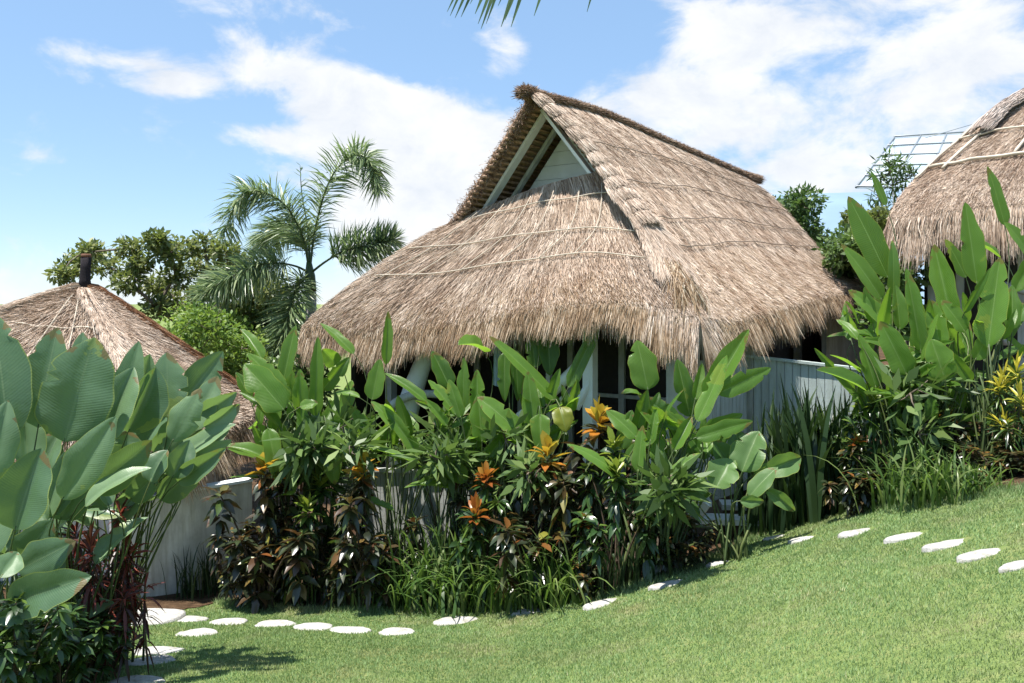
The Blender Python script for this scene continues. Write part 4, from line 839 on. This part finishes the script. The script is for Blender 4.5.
for a_ in [(s1,405,606,92,'strap-leaved clump under the hanging horizontal leaf'),(s1,432,609,108,'bright strap-leaved clump left of the rust orange shrub'),(s1,462,609,112,'bright strap-leaved clump beneath the rust orange shrub'),(s1,494,608,98,'strap-leaved clump right of the brightest one'),(s2,522,610,100,'strap-leaved clump below the fiery orange crown'),
 (s1,552,606,92,'green strap-leaved clump in front of the low dark shrub in the middle of the bed'),(s2,572,603,100,'upright strap-leaved clump left of the bare canes'),(s4,618,592,60,'dark strap-leaved clump at the foot of the canes'),(s2,300,604,60,'thin strap-leaved clump under the bronze shrubs'),(s4,270,602,50,'dark strap-leaved tuft at the left end of the main bed'),(s4,335,607,62,'dark strap-leaved clump below the lime speckled shrub'),(s2,372,607,60,'strap-leaved clump under the yellow-crowned shrub'),
 (s1,896,505,82,'bright arching strap-leaved clump in the right bed'),(s1,922,505,85,'upright strap-leaved clump right of the bright arching one'),(s2,950,502,84,'strap-leaved clump between the right bed canes'),(s2,978,497,60,'small strap-leaved clump near the right end of the bed'),(s4,190,597,54,'dark strap-leaved clump in front of the low white wall'),(s4,215,594,56,'strap-leaved clump at the right end of the low white wall'),(s4,650,580,45,'small dark strap-leaved tuft under the bare canes')]: sc(*a_)
for px,py,ht,l in [(775,508,105,'dark sword-leaved clump left of the teal boards'),(805,503,112,'tallest dark sword-leaved clump before the teal boards'),(832,503,100,'dark sword-leaved clump at the right end of the teal boards'),(790,506,108,'dark sword-leaved clump second from the left along the teal boards'),(818,503,116,'leaning dark sword-leaved clump third along the teal boards'),(850,503,75,'low dark sword-leaved clump behind the right bed')]:
    p=P(px,py,10.6-.25*(px%3)); s=ht/F*10.6/1.1; place(s3,(p[0],p[1],ground(p[0],p[1])),l,s)

# ------------------------------------------------------------------ trees
def leaf_cloud(mb,centres,rads,n,L,w,up=.5):
    c=np.asarray(centres); k=rng.integers(0,len(c),n); r=np.asarray(rads)[k]
    d=rng.normal(0,1,(n,3)); d/=np.linalg.norm(d,axis=1,keepdims=True); rr=r*rng.random(n)**.45
    p=c[k]+d*rr[:,None]*np.array([1,1,.75]); ax=rng.normal(0,1,(n,3))+d*.8; ax[:,2]-=.1; ax/=np.linalg.norm(ax,axis=1,keepdims=True)
    nr=rng.normal(0,.6,(n,3))+np.array([0,0,up*2]); s=np.cross(ax,nr); s/=np.linalg.norm(s,axis=1,keepdims=True)+1e-9; nn=np.cross(s,ax)
    l=(L*rng.uniform(.6,1.2,n))[:,None]; ww=(w*rng.uniform(.7,1.2,n))[:,None]
    V=np.stack([p,p+ax*l*.5-s*ww*.5+nn*ww*.15,p+ax*l,p+ax*l*.5+s*ww*.5+nn*ww*.15],1).reshape(-1,3)
    tone=rng.random(len(c))*.35
    mb.add(V,np.arange(4*n).reshape(n,4),a=np.repeat(np.clip(rng.random(n)*.7+tone[k],0,1),4))
def tree(name,base,cpts,rads,nleaf,L,w,leafmat,label,cat,group=None,trunk_r=.16,barkm='bark',fork=None):
    e=empty(name,base,label,cat,group); tb=MB(); lb=MB(); base=np.asarray(base,float); c=np.asarray(cpts)
    fork=np.asarray(fork) if fork is not None else base+(c.mean(0)-base)*.45
    tube(tb,bez(base-[0,0,.2],(base+fork)/2+[.15,0,0],fork,8),np.linspace(trunk_r,trunk_r*.65,8),9)
    # limbs reach to each clump, sharing paths
    done=[fork]
    for i in np.argsort(np.linalg.norm(c-fork,axis=1)):
        q=min(done,key=lambda z:np.linalg.norm(z-c[i])+.4*np.linalg.norm(z-fork)); L_=np.linalg.norm(c[i]-q)
        m=(q+c[i])/2+rng.normal(0,.10*L_,3); rr=max(.012,trunk_r*.5*math.exp(-.35*np.linalg.norm(q-fork)))
        tube(tb,bez(q,m,c[i],6),np.linspace(rr,max(.008,rr*.45),6),6); done.append(c[i])
        for k in range(4):
            t=c[i]+unit(rng.normal(0,1,3))*rads[i]*.9; tube(tb,[c[i],(c[i]+t)/2+rng.normal(0,.03,3),t],[.012,.009,.004],4)
    leaf_cloud(lb,c,rads,nleaf,L,w); tb.build('trunk',M[barkm],e); lb.build('crown',M[leafmat],e); return e
def clumps(n,pxr,d,rad,seed):
    rs=np.random.default_rng(seed); out=[]
    for _ in range(n):
        while True:
            u,v=rs.uniform(-1,1,2)
            if u*u+v*v<1: break
        out.append((pxr[0]+pxr[2]*u,pxr[1]+pxr[3]*v,d+rs.uniform(-1.4,1.4)))
    return [P(*o) for o in out],[rad*rs.uniform(.6,1.25) for _ in range(n)]
cp=[(75,262),(92,250),(62,272),(108,262),(130,246),(158,238),(140,262),(165,252),(185,248),(205,242),(225,250),(196,262),(175,275),(215,272),(240,262),(258,272),(232,285),(205,290),(180,298),(250,292),(268,288),(150,285),(125,280),(160,305),(225,305),(245,312),(195,312),(272,308)]
tree('broadleaf_tree',gr(190,330,19.5),[P(x+rng.uniform(-4,4),y+2,19.5+rng.uniform(-1.3,1.3)) for x,y in cp],[rng.uniform(.26,.48) for _ in cp],9000,.17,.08,'tree_leaf','spreading broadleaf tree with open crown behind the small thatched hut','tree',fork=P(195,330,19.5))
c,r=clumps(22,(215,350,60,32),16.5,.5,5); tree('leafy_shrub',gr(215,350,16.5),c,r,9000,.13,.06,'lime_leaf','bright green bush between the small hut and the palm trunk','shrub',trunk_r=.06)
c,r=clumps(12,(262,330,30,35),20,.55,15); tree('leafy_shrub',gr(262,350,20),c,r,3500,.17,.08,'dark_leaf','darker bush behind the palm trunk','shrub',trunk_r=.08)
c,r=clumps(22,(792,232,30,38),24,.55,6); tree('rounded_tree',gr(800,300,24),c,r,8000,.20,.09,'dark_leaf','rounded dark green tree rising just right of the villa ridge','tree',trunk_r=.16)
c,r=clumps(18,(868,262,32,30),17,.40,8); tree('leafy_shrub',gr(868,300,17),c,r,5500,.16,.075,'dark_leaf','bushy green shrub between the villa and the cottage','shrub',trunk_r=.07)
c,r=clumps(9,(868,222,18,10),18.5,.25,9); tree('leafy_shrub',gr(862,300,18.5),c,r,1500,.16,.07,'tree_leaf','loose shrub top below the tall greyish paddle leaf','shrub',trunk_r=.06)
c,r=clumps(16,(300,420,34,60),13.6,.33,31); tree('leafy_shrub',gr(300,420,13.6),c,r,5000,.15,.08,'dark_leaf','dark bush in the shaded gap between the small hut and the villa','shrub',trunk_r=.05)
for px,py,rx,ry,d,nn,l in ((335,452,55,30,11.8,16,'dark leafy bush under the hanging paddle leaf left of the board fence'),(430,440,40,24,11.7,11,'dark leafy bush between the tree column and the board fence'),(505,462,34,26,11.2,8,'dark leafy bush behind the fiery orange crown'),(668,472,20,26,9.9,6,'dark leafy bush left of the white steps behind the canes'),(935,420,50,50,10.4,20,'dark leafy bush filling the right bed behind the canes')):
    c,r=clumps(nn,(px,py,rx,ry),d,.24,int(px)); tree('leafy_shrub',gr(px,py,d),c,r,nn*48,.40,.095,'dark_leaf',l.replace('leafy','long-leaved'),'shrub',trunk_r=.03)
c,r=clumps(12,(900,300,30,34),13.5,.34,18); tree('leafy_shrub',gr(900,330,13.5),c,r,3500,.15,.09,'dark_leaf','dark bush in the gap left of the cottage','shrub',trunk_r=.05)
cs=[P(x,y,19) for x,y in ((888,160),(900,166),(880,178),(905,180),(893,186),(878,196),(898,200),(890,172),(910,172))]
tree('sapling',gr(890,300,19),cs,[.25]*9,420,.26,.05,'dark_leaf','wispy narrow-leaved sapling in front of the glazed canopy','tree',trunk_r=.04,fork=P(890,215,19))

# palms
def frond(rm,lm,pts,nl,L,width,plume=1.0,droop=.5,n=30,r0=.03,f0=.1):
    c=poly_curve(pts,n); tg=np.gradient(c,axis=0); tg/=np.linalg.norm(tg,axis=1,keepdims=True)
    tube(rm,c,np.linspace(r0,r0*.2,n),6)
    for k in range(nl):
        f=f0+(1-f0)*rng.random(); i=f*(n-1); j=min(int(i),n-2); q=c[j]+(c[j+1]-c[j])*(i-j); t=tg[j]; A,B=frame(t)
        side=1 if k%2 else -1; an=rng.uniform(-.9,.9)*plume; out=unit(A*side*math.cos(an)+B*math.sin(an)+t*rng.uniform(.35,.75))
        l=L*(.45+.55*math.sin(math.pi*min(1,f*.85+.08)))*rng.uniform(.8,1.1)
        m=q+out*l*.5; e=q+out*l*.92+np.array([0,0,-droop*l]); m[2]-=droop*l*.2
        s=unit(np.cross(e-q,rng.normal(0,1,3)+np.array([0,-.5,1.]))); w=width*rng.uniform(.7,1.2)
        lm.add(np.array([q-s*w*.3,q+s*w*.3,m-s*w*.5,m+s*w*.5,e]),[(0,1,3,2)],[(2,3,4)],a=rng.random())
pd=18.
pe=empty('foxtail_palm',gr(312,300,pd),'foxtail palm with bushy arching fronds left of the villa roof','palm')
b=MB(); tb_=np.array(gr(312,300,pd)); top=P(311,292,pd); tube(b,[tb_-[0,0,.2],tb_*.6+top*.4,top],[.16,.14,.12],12); b.build('trunk',M['palm_bark'],pe)
b=MB(); tube(b,[top,P(310,276,pd),P(309,262,pd)],[.125,.12,.06],12); b.build('crownshaft',M['petiole'],pe)
hd=(310,268)
FR_=[[(310,268,pd),(316,225,pd),(330,180,pd-.3),(350,157,pd-.6),(368,160,pd-.8),(379,190,pd-.9)],[(309,268,pd),(302,235,pd-.2),(285,205,pd-.5),(262,192,pd-.8),(240,196,pd-1.),(224,232,pd-1.1)],[(308,272,pd),(295,266,pd-.3),(275,263,pd-.7),(250,268,pd-1.1),(225,280,pd-1.4),(200,296,pd-1.6)],[(312,272,pd),(325,262,pd-.2),(342,252,pd-.4),(360,247,pd-.6),(378,243,pd-.7),(394,240,pd-.8)],[(308,275,pd),(300,282,pd-.4),(292,300,pd-.8),(286,325,pd-1.),(283,345,pd-1.1),(282,362,pd-1.1)],[(309,268,pd),(304,240,pd+.3),(288,228,pd+.7),(272,232,pd+1.),(262,250,pd+1.2)],[(310,266,pd),(308,230,pd+.2),(302,195,pd+.3),(300,165,pd+.3)]]
for k,f in enumerate(FR_):
    f=[f[0]]+f[1:]; rm=MB(); lm=MB(); last=k==6
    frond(rm,lm,[P(*p) for p in f],40 if last else 640,.30 if last else .85,.030,plume=1.6 if k in(3,2,4) else 1.25,droop=.0 if last else (.10 if k in (3,4) else .22),f0=.30 if k in (2,3) else .12,r0=.028)
    o=rm.build('frond',M['petiole'],pe); lm.build('leaflets',M['palm'],o)
# overhanging palm frond at the top of the picture
d=9.0; oe=empty('palm_frond',P(640,-120,d),'dark palm frond tips hanging down from above the top edge','palm frond')
rm=MB(); lm=MB(); rc_=[P(760,-190,d+.2),P(640,-110,d),P(540,-62,d),P(440,-40,d),P(370,-30,d)]; tube(rm,poly_curve(rc_,24),np.linspace(.05,.014,24),7)
cc=poly_curve(rc_,200); tips=[(447,12),(450,16),(455,18),(461,17),(464,10),(475,14),(478,24),(481,29),(484,20),(486,24),(498,6),(501,27),(505,20),(511,27),(513,18),(534,16),(587,12),(470,4),(420,-5),(560,-4),(610,-12),(640,-30)]
for tx,ty in tips:
    t=P(tx,ty,d-.1); j=int(np.argmin(np.abs(cc[:,0]-t[0]-.3))); q=cc[j]; m=(q+t)/2+np.array([.03,-.05,.02]); c=bez(q,m,t,6); w=np.array([.02,.038,.045,.042,.028,.004])*rng.uniform(.8,1.3)
    V=[]; 
    for i in range(6): V+=[c[i]-[w[i]/2,0,0],c[i]+[w[i]/2,.004,0]]
    lm.add(np.array(V),[(2*i,2*i+1,2*i+3,2*i+2) for i in range(5)],a=rng.random()*.5)
rm.build('midrib',M['petiole'],oe); lm.build('leaflets',M['palm'],oe)

# ------------------------------------------------------------------ sky, sun, camera
SUN=unit([-.22,-.12,.97]); el=math.asin(SUN[2]); az=math.atan2(SUN[0],SUN[1])
w=bpy.data.worlds.new('World'); scene.world=w; w.use_nodes=True; nt=w.node_tree; nt.nodes.clear()
def wn(t,**k):
    n=nt.nodes.new('ShaderNode'+t)
    for a,b in k.items(): setattr(n,a,b)
    return n
out=wn('OutputWorld'); bg=wn('Background'); bg.inputs[1].default_value=.098; nt.links.new(bg.outputs[0],out.inputs[0])
sky=wn('TexSky',sky_type='NISHITA',sun_disc=False,sun_elevation=el,sun_rotation=az,altitude=1200,air_density=1.0,dust_density=.2,ozone_density=1.2)
tc=wn('TexCoord'); D=tc.outputs['Generated']
def wm(op,a,b=None,c=None):
    n=wn('Math',operation=op)
    for k,x in enumerate((a,b,c)):
        if x is None: continue
        if isinstance(x,(int,float)): n.inputs[k].default_value=x
        else: nt.links.new(x,n.inputs[k])
    return n.outputs[0]
def blob(px,py,rx,ry,amp):
    c=unit([(px-CX)/F,1,(HY-py)/F]); s=wn('VectorMath',operation='SUBTRACT'); nt.links.new(D,s.inputs[0]); s.inputs[1].default_value=c
    m=wn('VectorMath',operation='MULTIPLY'); nt.links.new(s.outputs[0],m.inputs[0]); m.inputs[1].default_value=(F/rx,1.5,F/ry)
    l=wn('VectorMath',operation='LENGTH'); nt.links.new(m.outputs[0],l.inputs[0])
    return wm('MULTIPLY',wm('MAXIMUM',wm('SUBTRACT',1.0,l.outputs['Value']),0.0),amp)
def wnoise(scale,detail,rough,sc=(1,1,1)):
    mp=wn('Mapping'); mp.inputs['Scale'].default_value=sc; nt.links.new(D,mp.inputs[0]); n=wn('TexNoise'); n.inputs['Scale'].default_value=scale; n.inputs['Detail'].default_value=detail; n.inputs['Roughness'].default_value=rough; n.inputs['Distortion'].default_value=.3; nt.links.new(mp.outputs[0],n.inputs['Vector']); return n.outputs[0]
blobs=[(440,165,180,110,1.15),(385,135,110,55,.75),(465,220,150,90,.6),(265,70,110,40,.9),(125,62,90,30,.85),(180,88,40,18,.5),(340,85,90,50,.35),(510,45,42,42,.9),(268,137,50,18,.7),(690,110,120,60,.6),(860,110,190,110,.50),(800,180,130,70,.5),(950,60,260,140,.28),(690,10,80,40,.5),(720,40,90,50,.4),(40,280,170,45,.6),(385,250,110,70,.55),(330,15,140,50,.22),(940,-40,300,170,.3),(640,100,70,40,.5)]
s=None
for b_ in blobs:
    x_=blob(*b_); s=x_ if s is None else wm('ADD',s,x_)
nz=wnoise(8,12,.6,(1,1,1.7)); nz2=wnoise(3.2,5,.55,(1,1,2.2))
dens=wm('ADD',wm('MULTIPLY',s,1.15),wm('MULTIPLY',wm('SUBTRACT',nz,.5),2.9))
dens=wm('ADD',dens,wm('MULTIPLY',wm('SUBTRACT',nz2,.5),.8))
mr=wn('MapRange',interpolation_type='SMOOTHSTEP'); mr.inputs['From Min'].default_value=.26; mr.inputs['From Max'].default_value=.98; mr.inputs['To Max'].default_value=.95; nt.links.new(dens,mr.inputs[0])
bl=wn('Mix',data_type='RGBA'); bl.inputs[0].default_value=.6; nt.links.new(sky.outputs[0],bl.inputs[6]); bl.inputs[7].default_value=(1.50,2.50,3.85,1)
cl=wn('Mix',data_type='RGBA'); nt.links.new(mr.outputs[0],cl.inputs[0]); nt.links.new(bl.outputs[2],cl.inputs[6]); cr=wn('ValToRGB'); e=cr.color_ramp.elements; e[0].position=.30; e[0].color=(3.5,3.7,4.0,1); e[1].position=.62; e[1].color=(4.45,4.48,4.52,1); nt.links.new(wnoise(11,8,.6,(1,1,1.6)),cr.inputs[0]); nt.links.new(cr.outputs[0],cl.inputs[7])
nt.links.new(cl.outputs[2],bg.inputs[0])
sl=bpy.data.lights.new('sun','SUN'); sl.energy=4.2; sl.angle=R(.5); sl.color=(1,.95,.88); so=bpy.data.objects.new('sun',sl); COL.objects.link(so)
so.rotation_euler=Vector(-SUN).to_track_quat('-Z','Y').to_euler(); so.location=(5,5,30)
cam=bpy.data.cameras.new('camera'); co=bpy.data.objects.new('camera',cam); COL.objects.link(co); scene.camera=co
co.location=(0,0,CZ); co.rotation_euler=(R(90),0,0); cam.sensor_width=36; cam.lens=F/1024*36; cam.shift_y=-(341.5-HY)/1024; cam.clip_start=.05; cam.clip_end=6000
vs=scene.view_settings; vs.view_transform='Standard'; vs.look='None'; vs.gamma=1; vs.use_curve_mapping=False; vs.exposure=1.28
scene.cycles.max_bounces=8; scene.cycles.transparent_max_bounces=8; scene.cycles.use_denoising=True
